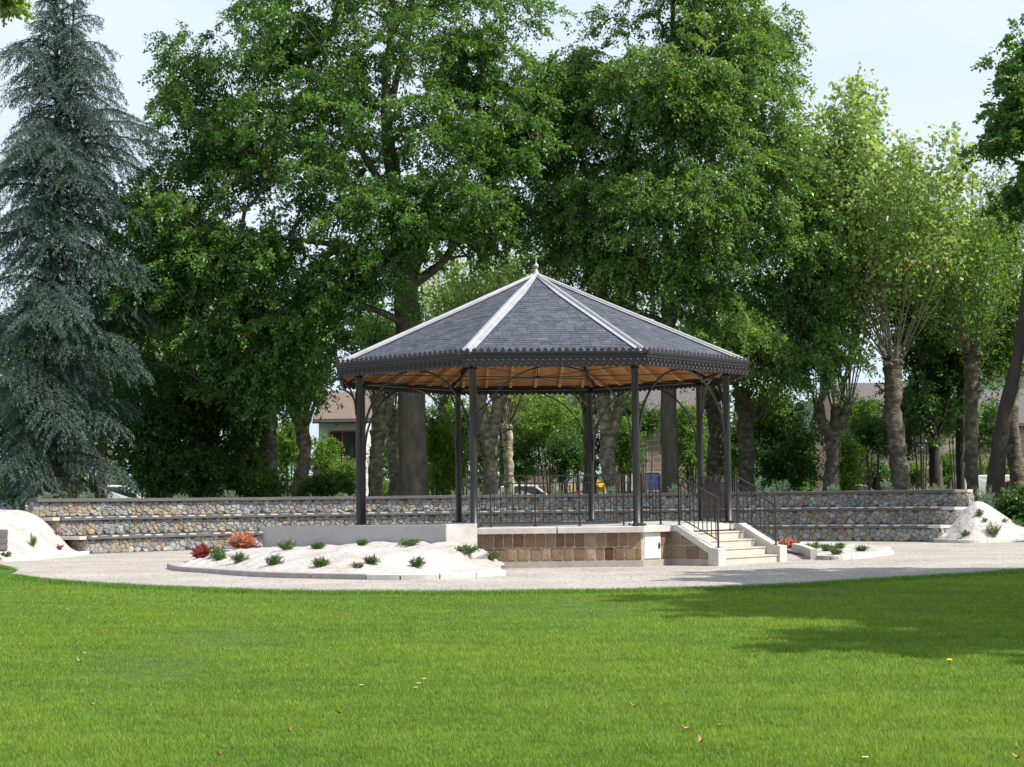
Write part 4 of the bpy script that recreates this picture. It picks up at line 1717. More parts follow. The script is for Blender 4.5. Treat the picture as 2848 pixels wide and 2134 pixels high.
GB_ = 'tall oaks behind the bandstand'
big_tree('oak_tree', 'huge spreading oak with a forked pale trunk left of the bandstand roof', 'tree', GB_, 64,
         [(893, 1080, 66), (890, 900, 60), (882, 720, 54), (874, 600, 50), (858, 440, 36), (838, 300, 27), (834, 180, 21), (846, 60, 15), (850, -120, 8)],
         [blob(640, 110, 270, 170, 64, 4.5), blob(1000, 110, 220, 190, 63.5, 4.5), blob(810, -90, 320, 130, 64, 5), blob(490, 290, 165, 130, 64, 4), blob(760, 330, 320, 190, 62.5, 4), blob(1060, 330, 170, 200, 63, 4.5),
          blob(430, 480, 190, 110, 63, 4), blob(340, 640, 150, 120, 63, 3.5), blob(640, 560, 230, 120, 62, 3), blob(1000, 500, 170, 80, 64, 3), blob(560, 690, 220, 100, 62.5, 3), blob(400, 170, 60, 110, 64, 2.5), blob(1150, 300, 110, 180, 63.5, 3), blob(260, 560, 110, 110, 61.5, 2), blob(310, 430, 80, 80, 63, 2), blob(250, 660, 110, 90, 62, 2), blob(470, 560, 150, 80, 61.5, 2), blob(620, 850, 120, 45, 63, 1.6), blob(380, 350, 90, 60, 63, 2), blob(740, 730, 130, 80, 62, 2), blob(890, 450, 190, 100, 60.5, 1.8), blob(720, 630, 160, 110, 61.5, 2), blob(330, 540, 140, 120, 62, 3), blob(560, 790, 240, 70, 62.5, 2.2), blob(270, 720, 110, 120, 63, 2), blob(800, 560, 90, 70, 61, 1.6), blob(930, 680, 70, 45, 62, 1.2), blob(850, 655, 60, 45, 61.5, 1.2)],
         1560, 'leaf_oak', 'bark_oak', 21, reject=lambda c: abs(c[0] + 4.75) < .62 and 12.6 < c[2] and c[1] < 64 and math.sin(c[2] * 2.3 + c[0]) > -.35, K=6, m=42, rc=.95, L_=.155, W_=.08, zmin=7, hole=.27, droop=.45, shell=.6,
         limbs=[[(880, 600, 0, 34), (930, 500, .3, 26), (990, 400, .8, 20), (1024, 310, 1.2, 14), (1030, 180, 1.5, 9)],
                [(884, 620, 0, 26), (960, 560, -.4, 17), (1010, 460, -.6, 13), (1060, 350, -.5, 8)],
                [(860, 450, 0, 22), (800, 360, -.8, 15), (750, 270, -1.2, 10), (700, 150, -1.5, 6)],
                [(838, 270, 0, 20), (858, 160, .3, 14), (885, 60, .5, 9), (900, -60, .5, 5)],
                [(872, 590, 0, 20), (780, 540, -1, 15), (660, 520, -2, 11), (520, 500, -2.4, 7)],
                [(880, 700, 0, 18), (780, 660, -1.5, 14), (640, 650, -2, 10), (460, 660, -2, 6)]])
big_tree('oak_tree', 'dense full oak with dark straight trunk right of the bandstand roof peak', 'tree', GB_, 66,
         [(1447, 1080, 40), (1445, 900, 36), (1444, 700, 32), (1442, 500, 26), (1444, 320, 19), (1450, 150, 13), (1455, -80, 7)],
         [blob(1470, 60, 200, 160, 66, 4.5), blob(1480, -90, 170, 110, 66, 4), blob(1390, 250, 190, 150, 65, 4.5), blob(1600, 230, 145, 150, 65.5, 4), blob(1320, 430, 165, 140, 64.5, 3.5), blob(1550, 420, 220, 150, 64.5, 4),
          blob(1700, 530, 140, 140, 66, 3.5), blob(1460, 600, 220, 100, 64.5, 3.5), blob(1640, 690, 180, 95, 65, 3.5), blob(1760, 650, 85, 100, 66, 2.5), blob(1290, 570, 100, 70, 65, 2.5), blob(1690, 790, 110, 50, 65, 2), blob(1690, 330, 80, 110, 66, 2.5), blob(1620, 100, 90, 110, 66, 2.5), blob(1445, 450, 160, 120, 62, 1.8), blob(1445, 200, 150, 120, 62.5, 1.8), blob(1560, 740, 120, 70, 64, 2), blob(1780, 760, 90, 50, 65, 1.6), blob(1210, 480, 90, 110, 66, 2), blob(1250, 250, 110, 130, 65.5, 3), blob(1280, 150, 70, 60, 66, 2), blob(1232, 200, 80, 80, 65.5, 2)],
         1350, 'leaf_oak2', 'bark_oak', 22, K=6, m=42, rc=.95, L_=.155, W_=.08, zmin=7, hole=.20, droop=.6, shell=.55)
# the oak off the right edge of the picture whose shade lies on the lawn
rngS = np.random.default_rng(9)
ot = thing('oak_tree', 'oak standing outside the picture, only its shade lies on the right of the lawn', 'tree', (14.8, 20.5, 0))
b = MB()
trunk_tube(b, [(14.8, 20.5, -.2), (14.8, 20.4, 2), (14.6, 20.4, 4.5), (14.5, 20.5, 8), (14.4, 20.5, 12)], [.42, .34, .28, .2, .06], 14, .07, 4)
C = sample_blobs([(np.array((14.5, 20.8, 9.5)), np.array((4.6, 5.6, 4.0)), 8), (np.array((12.7, 19.8, 7.6)), np.array((2.6, 3.2, 2.0)), 2.2), (np.array((12.9, 24.8, 8.2)), np.array((3.2, 2.2, 2.4)), 1.6), (np.array((13.4, 14.6, 8.8)), np.array((3.6, 2.6, 3)), 2.2), (np.array((14.6, 28.5, 9)), np.array((4.0, 4.2, 3.2)), 4), (np.array((12.4, 27.6, 6.2)), np.array((2.2, 1.2, 1.2)), .7), (np.array((11.9, 22.4, 8.6)), np.array((1.9, 2.0, 1.6)), 1.0), (np.array((11.2, 19.6, 9.2)), np.array((1.3, 1.4, 1)), .5)], 1350, rngS, .8, -.3)
branches(b, [(14.6, 20.4, z) for z in (4, 5, 6, 7, 8, 10, 12)], C, .016, .15, 4)
b.build('trunk', 'bark_oak', ot, smooth=True)
V, tn = spray_leaves(C, (14.8, 20.5), rngS, .85, 5, 36, .24, .16, .35)
fast_mesh('crown', V, 4, tn, 'leaf_oak', ot)


# ---- pollarded planes
def pollard(label, x, Y, head, wid, top, spread, seed, nshoot=26, nleaf=9000, lm='leaf_plane', lean=0, forks=(), bark='plane_shaded', group='pollarded plane trees', leafL=.19, base_flare=1.15, low=.30, dark=1.0, rz=2.6):
    rng = np.random.default_rng(seed)
    random.seed(seed)
    s = DS * Y / FPX
    hp = dat(x + lean, head, Y)
    bp = dat(x, 1080, Y)
    gz = gh(bp.x, Y)
    bp.z = gz - .2
    r = wid * s / 2
    t_ = thing('plane_tree', label, 'tree', (bp.x, bp.y, gz), group)
    b = MB()
    mid1, mid2 = bp.lerp(hp, .35), bp.lerp(hp, .72)
    j = r * .5
    mid1 += Vector((rng.uniform(-j, j), 0, 0))
    mid2 += Vector((rng.uniform(-j, j), 0, 0))
    bul = rng.uniform(.95, 1.2)
    trunk_tube(b, [bp, bp.lerp(mid1, .5), mid1, mid2, hp - Vector((0, 0, r * .6)), hp, hp + Vector((0, 0, r * .5))],
               [r * base_flare * 1.2, r * 1.04, r * bul, r * .95, r * 1.12, r * 1.32, r * .6], 18, .15, seed, 9)
    heads = []
    if not forks:
        heads.append(hp)
        for q in range(7):               # burls and cut stubs round the head
            a = rng.random() * 6.28
            z = rng.uniform(-1.1, .25)
            d = Vector((math.cos(a), math.sin(a), rng.uniform(.1, .8))).normalized()
            o_ = hp + Vector((0, 0, z * r * 1.5))
            trunk_tube(b, [o_, o_ + d * r * 1.0, o_ + d * r * 1.55], [r * .45, r * .42, r * .25], 8, .2, seed + q, 3)
    else:
        for (fx, fy, fw) in forks:
            q = dat(x + lean + fx, fy, Y + rng.uniform(-.5, .5))
            fr_ = fw * s / 2
            o_ = hp - Vector((0, 0, r * .9))
            md = o_.lerp(q, .5) + Vector(((q.x - o_.x) * .18, 0, 0))
            trunk_tube(b, [o_, md, q, q + (q - md).normalized() * fr_ * .8], [r * .8, fr_ * 1.1, fr_ * 1.25, fr_ * .7], 12, .13, seed + 1, 6)
            heads.append(q)
    b.build('trunk', bark, t_, smooth=True)
    b = MB()
    Ps, Ds = [], []
    zt = dat(x, top, Y).z
    per = nleaf // nshoot
    for i in range(nshoot):
        h = heads[i % len(heads)]
        a = rng.random() * 2 * math.pi
        rr = math.sqrt(rng.uniform(.03, 1))
        e_ = Vector((h.x + math.cos(a) * rr * spread * s, h.y + math.sin(a) * rr * rz, h.z + (zt - h.z) * rng.uniform(.62, 1.0) * (1 - .28 * rr ** 2)))
        st = h + Vector((math.cos(a) * rr * r * .9, math.sin(a) * rr * r * .9, rng.uniform(-.1, .2)))
        c1 = st.lerp(e_, .4) + Vector((math.cos(a) * spread * s * rr * .22 + rng.normal() * .12, math.sin(a) * rr * rz * .22, 0))
        c2 = st.lerp(e_, .72) + Vector((rng.normal() * .15, rng.normal() * .15, 0))
        pts = catmull([st, c1, c2, e_], 9)
        r1 = rng.uniform(.020, .034)
        b.tube(pts, [r1 * (1 - .085 * q) for q in range(9)], 5, cap=False)
        A = np.array(pts)
        t = low + (1 - low) * rng.random(per) ** .8
        ff = t * 8
        k0 = np.minimum(ff.astype(int), 7)
        p = A[k0] + (A[k0 + 1] - A[k0]) * (ff - k0)[:, None]
        side = rng.normal(size=(per // 9 + 1, 3))
        side[:, 2] *= .5
        side = np.repeat(side, 9, 0)[:per]
        p = p + side * (.30 + spread * s * .10) * (1.15 - .5 * t)[:, None] * rng.random((per, 1)) ** .6 + rng.normal(size=(per, 3)) * .10
        Ps.append(p)
        Ds.append(unit(side * .6 + rng.normal(size=(per, 3)) * .7 + np.array([0, 0, -.35])))
    b.build('shoots', 'shoot', t_, smooth=True)
    P, D = np.concatenate(Ps), np.concatenate(Ds)
    V = leaf_quads(P, D, leafL * rng.uniform(.55, 1.25, len(P)), leafL * .8 * rng.uniform(.6, 1.2, len(P)), rng, .08)
    fast_mesh('crown', V, 4, tints(len(P), rng, .22, .14) * dark, lm, t_)
    return t_


pollard('tall pollarded plane with a fan of bare shoots, fourth trunk from the right', 1935, 66, 780, 35, 85, 195, 101, 32, 17000, lean=-6, low=.30, leafL=.22, rz=3.4)
pollard('plane tree with a low forked knobbly trunk left of the tall pollard', 1797, 68, 935, 33, 70, 140, 102, 36, 15000, forks=((-32, 868, 18), (8, 880, 20), (34, 868, 20)), low=.2, leafL=.22)
pollard('straight pollarded plane behind the white van', 2100, 68, 770, 29, 340, 135, 103, 34, 9500, lm='leaf_mid', low=.08, leafL=.15, rz=3)
pollard('airy plane behind the dark leaning trunk at the right edge', 2190, 74, 800, 30, 300, 130, 123, 30, 9500, lm='leaf_mid', low=.05, leafL=.15, rz=3)
pollard('plane trunk with a broken stub just right of the last iron column', 1605, 70, 850, 36, 560, 110, 104, 30, 6500, forks=((-6, 850, 30), (26, 905, 14)), lm='leaf_mid', low=.1)
pollard('plane trunk seen between the two right rear iron columns', 1537, 72, 850, 36, 560, 100, 105, 26, 5000, lm='leaf_mid', low=.12)
pollard('forked plane trunk right of the rear centre column under the roof', 1316, 70, 935, 32, 560, 110, 106, 30, 6000, forks=((-14, 862, 26), (22, 862, 20)), lm='leaf_mid', low=.15, bark='plane_sunlit')
pollard('plane trunk partly behind the rear centre iron column', 1272, 74, 880, 27, 600, 90, 107, 24, 4000, lm='leaf_mid', low=.15)
pollard('thin pollard with a spray of bare shoots under the roof', 1096, 80, 925, 22, 600, 120, 108, 30, 3600, lm='leaf_plane', low=.30, bark='plane_sunlit')
pollard('forked plane trunk right of the front left iron column', 1054, 70, 950, 34, 480, 120, 109, 34, 7000, forks=((-18, 850, 24), (24, 845, 26)), lm='leaf_plane', low=.25, bark='plane_sunlit')
pollard('slimmer of two pale sunlit twin trunks beside the huge oak trunk', 846, 72, 890, 26, 620, 70, 110, 18, 3000, lm='leaf_mid', low=.15, lean=4, bark='plane_sunlit')
pollard('thicker of two pale sunlit twin trunks, next to the left iron column', 816, 70, 930, 30, 620, 80, 111, 20, 3200, forks=((0, 860, 26), (28, 852, 16)), lm='leaf_mid', low=.15, bark='plane_sunlit')
pollard('pale trunk swelling midway, left of the red framed window', 652, 70, 905, 30, 640, 100, 112, 26, 4200, forks=((-16, 880, 24), (12, 905, 14)), lm='leaf_mid', low=.1, bark='plane_sunlit')
pollard('leaning pale trunk left of the swelling trunk', 603, 69, 905, 34, 640, 110, 113, 28, 4500, lean=-24, forks=((-18, 885, 24), (8, 890, 18)), lm='leaf_mid', low=.1, bark='plane_sunlit')
pollard('pale trunk just left of the dark cedar trunk', 72, 66, 900, 26, 560, 120, 114, 24, 5000, lm='leaf_mid', low=.1)
pollard('grey trunk with flared foot right of the cedar trunk', 160, 72, 920, 26, 640, 110, 115, 26, 5000, lm='leaf_mid', low=.1, base_flare=1.4, bark='plane_sunlit')
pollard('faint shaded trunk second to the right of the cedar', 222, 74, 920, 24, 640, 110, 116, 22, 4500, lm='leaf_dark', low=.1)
pollard('sunlit yellow green plane far behind, right of the cedar crown', 330, 84, 860, 24, 540, 130, 117, 40, 8500, low=.05)
pollard('sunlit yellow green plane far behind the left part of the huge oak', 450, 86, 860, 24, 560, 130, 118, 40, 8000, low=.05)
pollard('sunlit plane far behind between the two oaks', 1085, 88, 860, 24, 440, 130, 119, 40, 8500, low=.05)
pollard('sunlit plane far behind the roof left slope', 960, 86, 880, 24, 480, 110, 120, 30, 6000, low=.05)
pollard('plane far behind at the right between the two tallest shoots and the picture edge', 2020, 84, 880, 24, 330, 130, 121, 34, 6500, lm='leaf_plane', low=.1)
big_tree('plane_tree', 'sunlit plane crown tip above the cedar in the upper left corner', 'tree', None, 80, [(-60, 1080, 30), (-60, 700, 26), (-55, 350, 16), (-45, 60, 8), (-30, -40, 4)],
         [blob(5, -5, 50, 32, 80, 1.2), blob(40, 10, 22, 16, 80, .8)], 26, 'leaf_plane', 'plane_shaded', 33, K=5, m=26, rc=.6, zmin=17, L_=.2, W_=.15)

big_tree('leaning_tree', 'dark leaning trunk with shaded crown at the right edge', 'tree', None, 60,
         [(2142, 1110, 44), (2154, 1000, 36), (2172, 880, 31), (2192, 800, 26), (2215, 640, 22), (2230, 420, 15), (2235, 200, 8)],
         [blob(2235, 190, 105, 110, 60, 2), blob(2190, 300, 85, 60, 60, 1.8), blob(2330, 400, 90, 300, 60, 2.4), blob(2240, 90, 60, 60, 60, 1.5), blob(2205, 400, 60, 80, 61, 1.6)],
         380, 'leaf_oak', 'bark_cedar', 31, K=5, m=30, rc=.75, zmin=5.5, hole=.22, L_=.19, W_=.14, droop=.3)
big_tree('airy_tree', 'airy light tree with drooping sprays before the far right sky', 'tree', None, 74,
         [(2075, 1080, 20), (2072, 900, 16), (2080, 700, 11), (2095, 500, 6), (2100, 380, 3)],
         [blob(2040, 560, 80, 130, 74, 2), blob(2125, 500, 90, 130, 74, 2), blob(2190, 680, 90, 120, 74, 2), blob(2060, 740, 90, 70, 74, 2), blob(2150, 780, 110, 50, 74, 2)],
         300, 'leaf_mid', 'bark_cedar', 34, K=5, m=26, rc=.8, zmin=4, hole=.3, L_=.14, W_=.07, droop=.35)
# an oak beyond the right edge shades the trunks there
oo_ = thing('oak_tree', 'oak beyond the right edge of the picture, only its shade on the right trunks shows', 'tree', (27.5, 63, .4))
b = MB()
trunk_tube(b, [(27.5, 63, .2), (27.4, 63, 3), (27.5, 63, 8), (27.4, 63, 15)], [.5, .42, .3, .06], 14, .07, 6)
C = sample_blobs([(np.array((27.5, 62.5, 11.5)), np.array((5.0, 7.0, 5.2)), 3), (np.array((27.5, 57, 9)), np.array((4, 4, 3.6)), 1)], 520, np.random.default_rng(19), .6, .05)
branches(b, [(27.5, 63, z) for z in (4, 6, 8, 10, 12, 15)], C, .016, .15, 4)
b.build('trunk', 'bark_oak', oo_, smooth=True)
V, tn = spray_leaves(C, (27.5, 63), np.random.default_rng(20), .95, 5, 24, .20, .12, .4)
fast_mesh('crown', V, 4, tn, 'leaf_oak', oo_)
big_tree('small_tree', 'dark stemmed young tree fanning out right of the tall pollard', 'tree', None, 72,
         [(2020, 1080, 26), (2018, 1000, 22), (2016, 940, 20), (2014, 860, 10), (2012, 700, 5)],
         [blob(1990, 860, 80, 60, 72, 2), blob(2050, 830, 70, 80, 72, 2), blob(1990, 700, 90, 100, 72, 2), blob(2060, 640, 60, 80, 72, 2), blob(1960, 950, 50, 40, 72, 1), blob(2070, 760, 80, 70, 73, 2), blob(1930, 640, 50, 70, 74, 1.5)],
         260, 'leaf_dark', 'bark_cedar', 32, K=5, m=26, rc=.75, zmin=3.6, L_=.17, W_=.09,
         limbs=[[(2014, 960, 0, 9), (1985, 860, .3, 6), (1965, 740, .5, 4)], [(2018, 960, 0, 9), (2050, 850, -.3, 6), (2075, 730, -.4, 4)], [(2016, 950, 0, 8), (2000, 840, -.6, 5), (1995, 700, -.8, 3)]])


# ---- blue cedar
def cedar(label, x, Y, apex_disp, seed):
    rng = np.random.default_rng(seed)
    s = DS * Y / FPX
    bp = dat(x, 1080, Y)
    gz = gh(bp.x, Y)
    ap = dat(130, apex_disp, Y)
    t_ = thing('cedar_tree', label, 'tree', (bp.x, bp.y, gz))
    b = MB()
    tp = [Vector((bp.x, bp.y, gz - .2)), Vector((bp.x, bp.y, 3)), Vector((bp.x + .1, bp.y, 9)), Vector((bp.x + .25, bp.y, 14)), Vector((bp.x + .1, bp.y, ap.z))]
    trunk_tube(b, tp, [.36, .31, .22, .13, .03], 14, .06, seed)
    l2 = [Vector((bp.x + .2, bp.y, 13)), Vector((bp.x + .7, bp.y - .1, 16)), Vector((bp.x + .78, bp.y, ap.z - .5))]
    trunk_tube(b, l2, [.09, .06, .02], 8, .05, seed)
    H_ = ap.z
    Ps, Ds, Tn = [], [], []
    z = 2.4
    k = 0
    az = 0
    while z < H_ - .15:
        f = (z - 2.0) / (H_ - 2.0)
        Lm = np.interp(z, [2, 4, 8, 14, 15.4, 17, 18.2, H_], [2.3, 2.8, 3.2, 3.5, 2.9, 2.1, 1.45, .3])
        for _ in range(6):
            az += 2.399963
            L_ = Lm * (rng.uniform(.5, 1.2) if _ < 3 else rng.uniform(.2, .6))
            x0 = np.interp(z, [2, 9, 14, H_], [bp.x, bp.x + .1, bp.x + .25, bp.x + .1])
            if z > 14 and rng.random() < .35:
                x0 += .6
            d = np.array([math.cos(az), math.sin(az), 0])
            n = 9
            t = np.linspace(0, 1, n)[:, None]
            rise = .16 * L_ * (1 if f < .75 else 1.8)
            curve = np.array([x0, bp.y, z]) + d * L_ * t + np.array([0, 0, 1]) * (rise * np.sin(t * 2.0) - rng.uniform(.30, .55) * L_ * t ** 2.0 * (1 - .5 * f))
            curve += np.cross(d, [0, 0, 1]) * (rng.normal() * .12 * L_) * t ** 2
            b.tube(curve, [.055 * (1 - .9 * q) * (L_ / 4 + .15) + .006 for q in t[:, 0]], 5, cap=False)
            ns = max(8, int(L_ * 10))
            for i in range(ns):
                tt = .10 + .90 * (i + rng.random()) / ns
                ff = tt * (n - 1)
                k0 = min(int(ff), n - 2)
                p0 = curve[k0] + (curve[k0 + 1] - curve[k0]) * (ff - k0)
                sg = 1 if i % 2 else -1
                ls = (.30 + .95 * math.sin(math.pi * min(1, tt * .85 + .12))) * min(1, L_ / 2.6) * rng.uniform(.6, 1.2)
                sd = np.cross(d, [0, 0, 1]) * sg * .85 + d * .75 + np.array([0, 0, rng.normal() * .25])
                sd /= np.linalg.norm(sd)
                m_ = max(14, int(ls * 84))
                u = rng.random(m_)[:, None]
                p = p0 + sd * ls * u
                p[:, 2] -= (.85 * ls * u ** 1.5)[:, 0]
                p += rng.normal(size=(m_, 3)) * .018
                dv = sd * .55 + rng.normal(size=(m_, 3)) * .55
                dv[:, 2] -= .35 + .6 * u[:, 0]
                Ps.append(p)
                Ds.append(unit(dv))
                tn = rng.normal() * .12
                Tn.append(np.clip(1 + tn + rng.normal(size=(m_, 1)) * .18 + (.35 * (u - .4)), .4, 1.8) * np.ones((1, 3)))
        z += np.interp(z, [2, 8, 14, H_], [.42, .38, .30, .17]) * rng.uniform(.8, 1.2)
    b.build('trunk', 'bark_cedar', t_, smooth=True)
    P, D, Tn = np.concatenate(Ps), np.concatenate(Ds), np.concatenate(Tn)
    V = leaf_quads(P, D, .12 * rng.uniform(.6, 1.3, len(P)), .026 * rng.uniform(.7, 1.3, len(P)), rng)
    Tn = Tn * (1 + rng.normal(size=(len(P), 1)) * np.array([[.06, 0, -.06]]))
    fast_mesh('crown', V, 4, Tn, 'leaf_cedar', t_)


cedar('blue grey cedar with drooping layered branches at the left edge', 104, 60, -45, 41)


# ---- shrubs and understorey
def shrub(label, x, y, rx, ry, Y, rd, n, lm, seed, name='shrub', cat='shrub', group='shrubs behind the terraces', rc=.5, L_=.13, W_=.08, droop=.2, stems=5, hole=.15, tipyel=.3):
    rng = np.random.default_rng(seed)
    bl = blob(x, y, rx, ry, Y, rd)
    c_ = bl[0]
    gz = gh(c_[0], Y)
    t_ = thing(name, label, cat, (c_[0], c_[1], gz), group)
    C = sample_blobs([bl], n, rng, .5, hole)
    C[:, 2] = np.maximum(C[:, 2], gz + .15)
    b = MB()
    nodes = []
    top = c_[2] + bl[1][2] * .6
    for q in range(stems):
        a = rng.random() * 6.28
        e_ = Vector((c_[0] + math.cos(a) * bl[1][0] * .5, c_[1] + math.sin(a) * rd * .5, top))
        s_ = Vector((c_[0] + math.cos(a) * .15, c_[1] + math.sin(a) * .15, gz - .1))
        pts = catmull([s_, s_.lerp(e_, .5) + Vector((0, 0, .1)), e_], 6)
        b.tube(pts, [.05 * (1 - .15 * i) for i in range(6)], 6, cap=False)
        nodes += [tuple(p) for p in pts[1:]]
    branches(b, nodes, C, .008, .04, seed)
    b.build('stems', 'bark_limb', t_, smooth=True)
    V, tn = spray_leaves(C, (c_[0], c_[1]), rng, rc, 5, 16, L_, W_, droop, outw=.35, flat=.8, tipyel=tipyel)
    fast_mesh('foliage', V, 4, tn, lm, t_)


GU = 'shaded understorey trees on the left'
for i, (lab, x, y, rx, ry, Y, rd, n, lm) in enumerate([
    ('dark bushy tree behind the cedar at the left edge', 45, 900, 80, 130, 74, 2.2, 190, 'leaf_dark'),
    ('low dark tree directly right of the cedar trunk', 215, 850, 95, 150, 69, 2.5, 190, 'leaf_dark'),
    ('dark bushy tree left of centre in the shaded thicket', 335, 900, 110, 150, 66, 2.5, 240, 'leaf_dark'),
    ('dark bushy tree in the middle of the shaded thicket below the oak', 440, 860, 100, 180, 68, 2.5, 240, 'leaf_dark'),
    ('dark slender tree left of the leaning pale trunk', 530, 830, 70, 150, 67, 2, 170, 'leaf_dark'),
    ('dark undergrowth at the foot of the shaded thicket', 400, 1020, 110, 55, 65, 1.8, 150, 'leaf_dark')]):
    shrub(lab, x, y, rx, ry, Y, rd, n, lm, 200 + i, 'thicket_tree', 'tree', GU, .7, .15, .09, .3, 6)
for i, (lab, x, y, rx, ry, Y, rd, n, lm) in enumerate([
    ('feathery light green shrub right of the huge oak trunk', 955, 975, 42, 90, 68, 1.2, 120, 'leaf_light'),
    ('light green shrub left of the leaning pale trunk', 520, 985, 50, 70, 72, 1.2, 90, 'leaf_mid'),
    ('leafy sapling left of the swelling pale trunk', 628, 965, 26, 60, 82, 1.0, 80, 'leaf_mid'),
    ('green shrub closing the view left of the white house', 585, 970, 55, 70, 86, 1.4, 150, 'leaf_mid'),
    ('clipped low hedge under the pale twin trunks on the left', 560, 1050, 60, 28, 66, 1.0, 80, 'leaf_mid'),
    ('low hedge beside the small lantern', 715, 1050, 55, 20, 69, 1.0, 70, 'leaf_mid'),
    ('loose shrub in front of the red framed window', 748, 1030, 26, 26, 76, 1.2, 70, 'leaf_mid'),
    ('spreading shrub under the ceiling right of the thin pollard', 1190, 915, 80, 50, 84, 2, 110, 'leaf_mid'),
    ('dark round shrub behind the white parked car', 1125, 985, 36, 50, 84, 1.4, 80, 'leaf_dark'),
    ('dark shrub between the railing and the stone walled house', 1225, 985, 45, 60, 78, 1.6, 110, 'leaf_dark'),
    ('green shrub on the left flank of the stone walled house', 1350, 965, 28, 60, 76, 1.1, 60, 'leaf_mid'),
    ('leafy shrub between trunk and iron columns, right of the stone walled house', 1490, 950, 40, 90, 76, 1.4, 90, 'leaf_mid'),
    ('big dark shrub behind the largest silvery plant', 1700, 965, 70, 105, 72, 1.8, 230, 'leaf_dark'),
    ('mid green shrub above the big dark shrub', 1660, 890, 50, 60, 73, 1.6, 100, 'leaf_mid'),
    ('bright yellow green shrub at the foot of the forked plane', 1828, 995, 26, 65, 70, .9, 80, 'leaf_light'),
    ('dark spreading shrub before the beige house wall', 1880, 935, 46, 34, 74, 1.2, 70, 'leaf_dark'),
    ('low dark shrub left of the tall pollard foot', 1885, 1020, 36, 26, 89, 1.0, 60, 'leaf_dark'),
    ('low green shrub between tall pollard and young tree', 1965, 1030, 36, 26, 89, 1.0, 60, 'leaf_mid'),
    ('light green shrub left of the white van', 2050, 1010, 40, 40, 88, 1.4, 80, 'leaf_mid'),
    ('clipped hedge behind the white van', 2160, 1015, 70, 24, 100, 1.2, 90, 'leaf_light'),
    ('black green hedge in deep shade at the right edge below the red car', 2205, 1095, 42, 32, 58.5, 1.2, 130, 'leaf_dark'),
    ('mid green shrub behind the two iron columns on the left of the bandstand', 1010, 905, 60, 60, 84, 1.6, 120, 'leaf_mid'),
    ('broad green shrub between the twin trunks and the oak trunk', 860, 960, 60, 90, 86, 1.6, 140, 'leaf_mid'),
    ('dark shrub before the slate roof between tall pollard and young tree', 1985, 880, 60, 60, 84, 1.4, 130, 'leaf_dark'),
    ('mid green shrub before the slate roof left of the straight pollard', 2062, 900, 46, 60, 85, 1.4, 120, 'leaf_mid'),
    ('green shrub before the beige house eaves left of the tall pollard', 1868, 900, 40, 46, 84, 1.4, 90, 'leaf_mid'),
    ('dark shrub before the orange stone house left of the leaning trunk', 2128, 915, 50, 60, 98, 1.6, 120, 'leaf_dark'),
    ('dark thicket shrub behind the light green one right of the huge oak trunk', 930, 960, 60, 90, 99, 1.8, 150, 'leaf_dark'),
    ('dark thicket shrub behind the forked plane left of the thin pollard', 1035, 965, 55, 90, 99, 1.8, 150, 'leaf_dark'),
    ('dark thicket shrub far behind the white parked car', 1140, 940, 60, 90, 100, 1.8, 160, 'leaf_dark'),
    ('dark thicket shrub behind the rear centre iron column', 1255, 930, 60, 100, 100, 1.8, 160, 'leaf_dark'),
    ('dark thicket shrub left of the blue door', 1345, 900, 40, 60, 90, 1.4, 90, 'leaf_dark'),
    ('dark thicket shrub right of the blue door', 1480, 965, 50, 95, 86, 1.6, 130, 'leaf_dark'),
    ('dark thicket shrub between the last iron column and the big dark shrub', 1585, 955, 50, 90, 84, 1.6, 130, 'leaf_dark'),
    ('loose shrub partly hiding the front of the white house', 706, 985, 26, 46, 80, 1.0, 50, 'leaf_mid'),
    ('green shrub above the sandstone wall under the roof', 1160, 870, 60, 40, 90, 2, 80, 'leaf_mid'),
    ('shaded shrub behind the right front column', 1395, 905, 40, 40, 90, 1.5, 60, 'leaf_dark'),
    ('shrub left of the parked silver car at the left edge', 40, 1040, 28, 40, 70, 1.0, 60, 'leaf_mid'),
    ('green shrub between the cedar trunk and the grey flared trunk', 140, 1020, 30, 50, 78, 1.2, 70, 'leaf_mid')]):
    shrub(lab, x, y, rx, ry, Y, rd, n, lm, 230 + i)

# ---- far wood and hill
rngF = np.random.default_rng(50)
cl = []
for i in range(1500):
    x = rngF.uniform(-75, 75)
    hmax = 8.5 + 3 * math.sin(x * .13) + 1.5 * math.sin(x * .31 + 2) + (2.5 if x > 28 else 0)
    cl.append((x, 150 + rngF.uniform(-3, 3), hmax * rngF.random() ** .8))
C = np.array(cl)
V, tn = spray_leaves(C, (0, 190), rngF, 1.2, 4, 12, .40, .26, .3, outw=.2)
o = fast_mesh('distant_woods', V, 4, tn, 'leaf_mid')
tag(o, 'far green wood closing the view between the trunks', 'woods', kind='stuff')
g = MB()
rows = []
for j in range(14):
    t = j / 13
    row = []
    for i in range(90):
        x = -260 + 520 * i / 89
        hm = np.interp(x, [-260, -120, 20, 45, 80, 120, 260], [10, 9, 8, 16, 28, 36, 44])
        z = hm * math.sin(t * math.pi / 2) + 2.2 * nz(x, t * 60, 0, .09) * t + 1.2 * nz(x, t * 60, 4, .3) * t
        row.append(Vector((x, 330 + 120 * t, z - 1)))
    rows.append(row)
g.grid(rows)
struct(g.build('hill', M('wooded_hill', (.032, .058, .036), .95, 0, .5, .12, .9, .4), smooth=True))


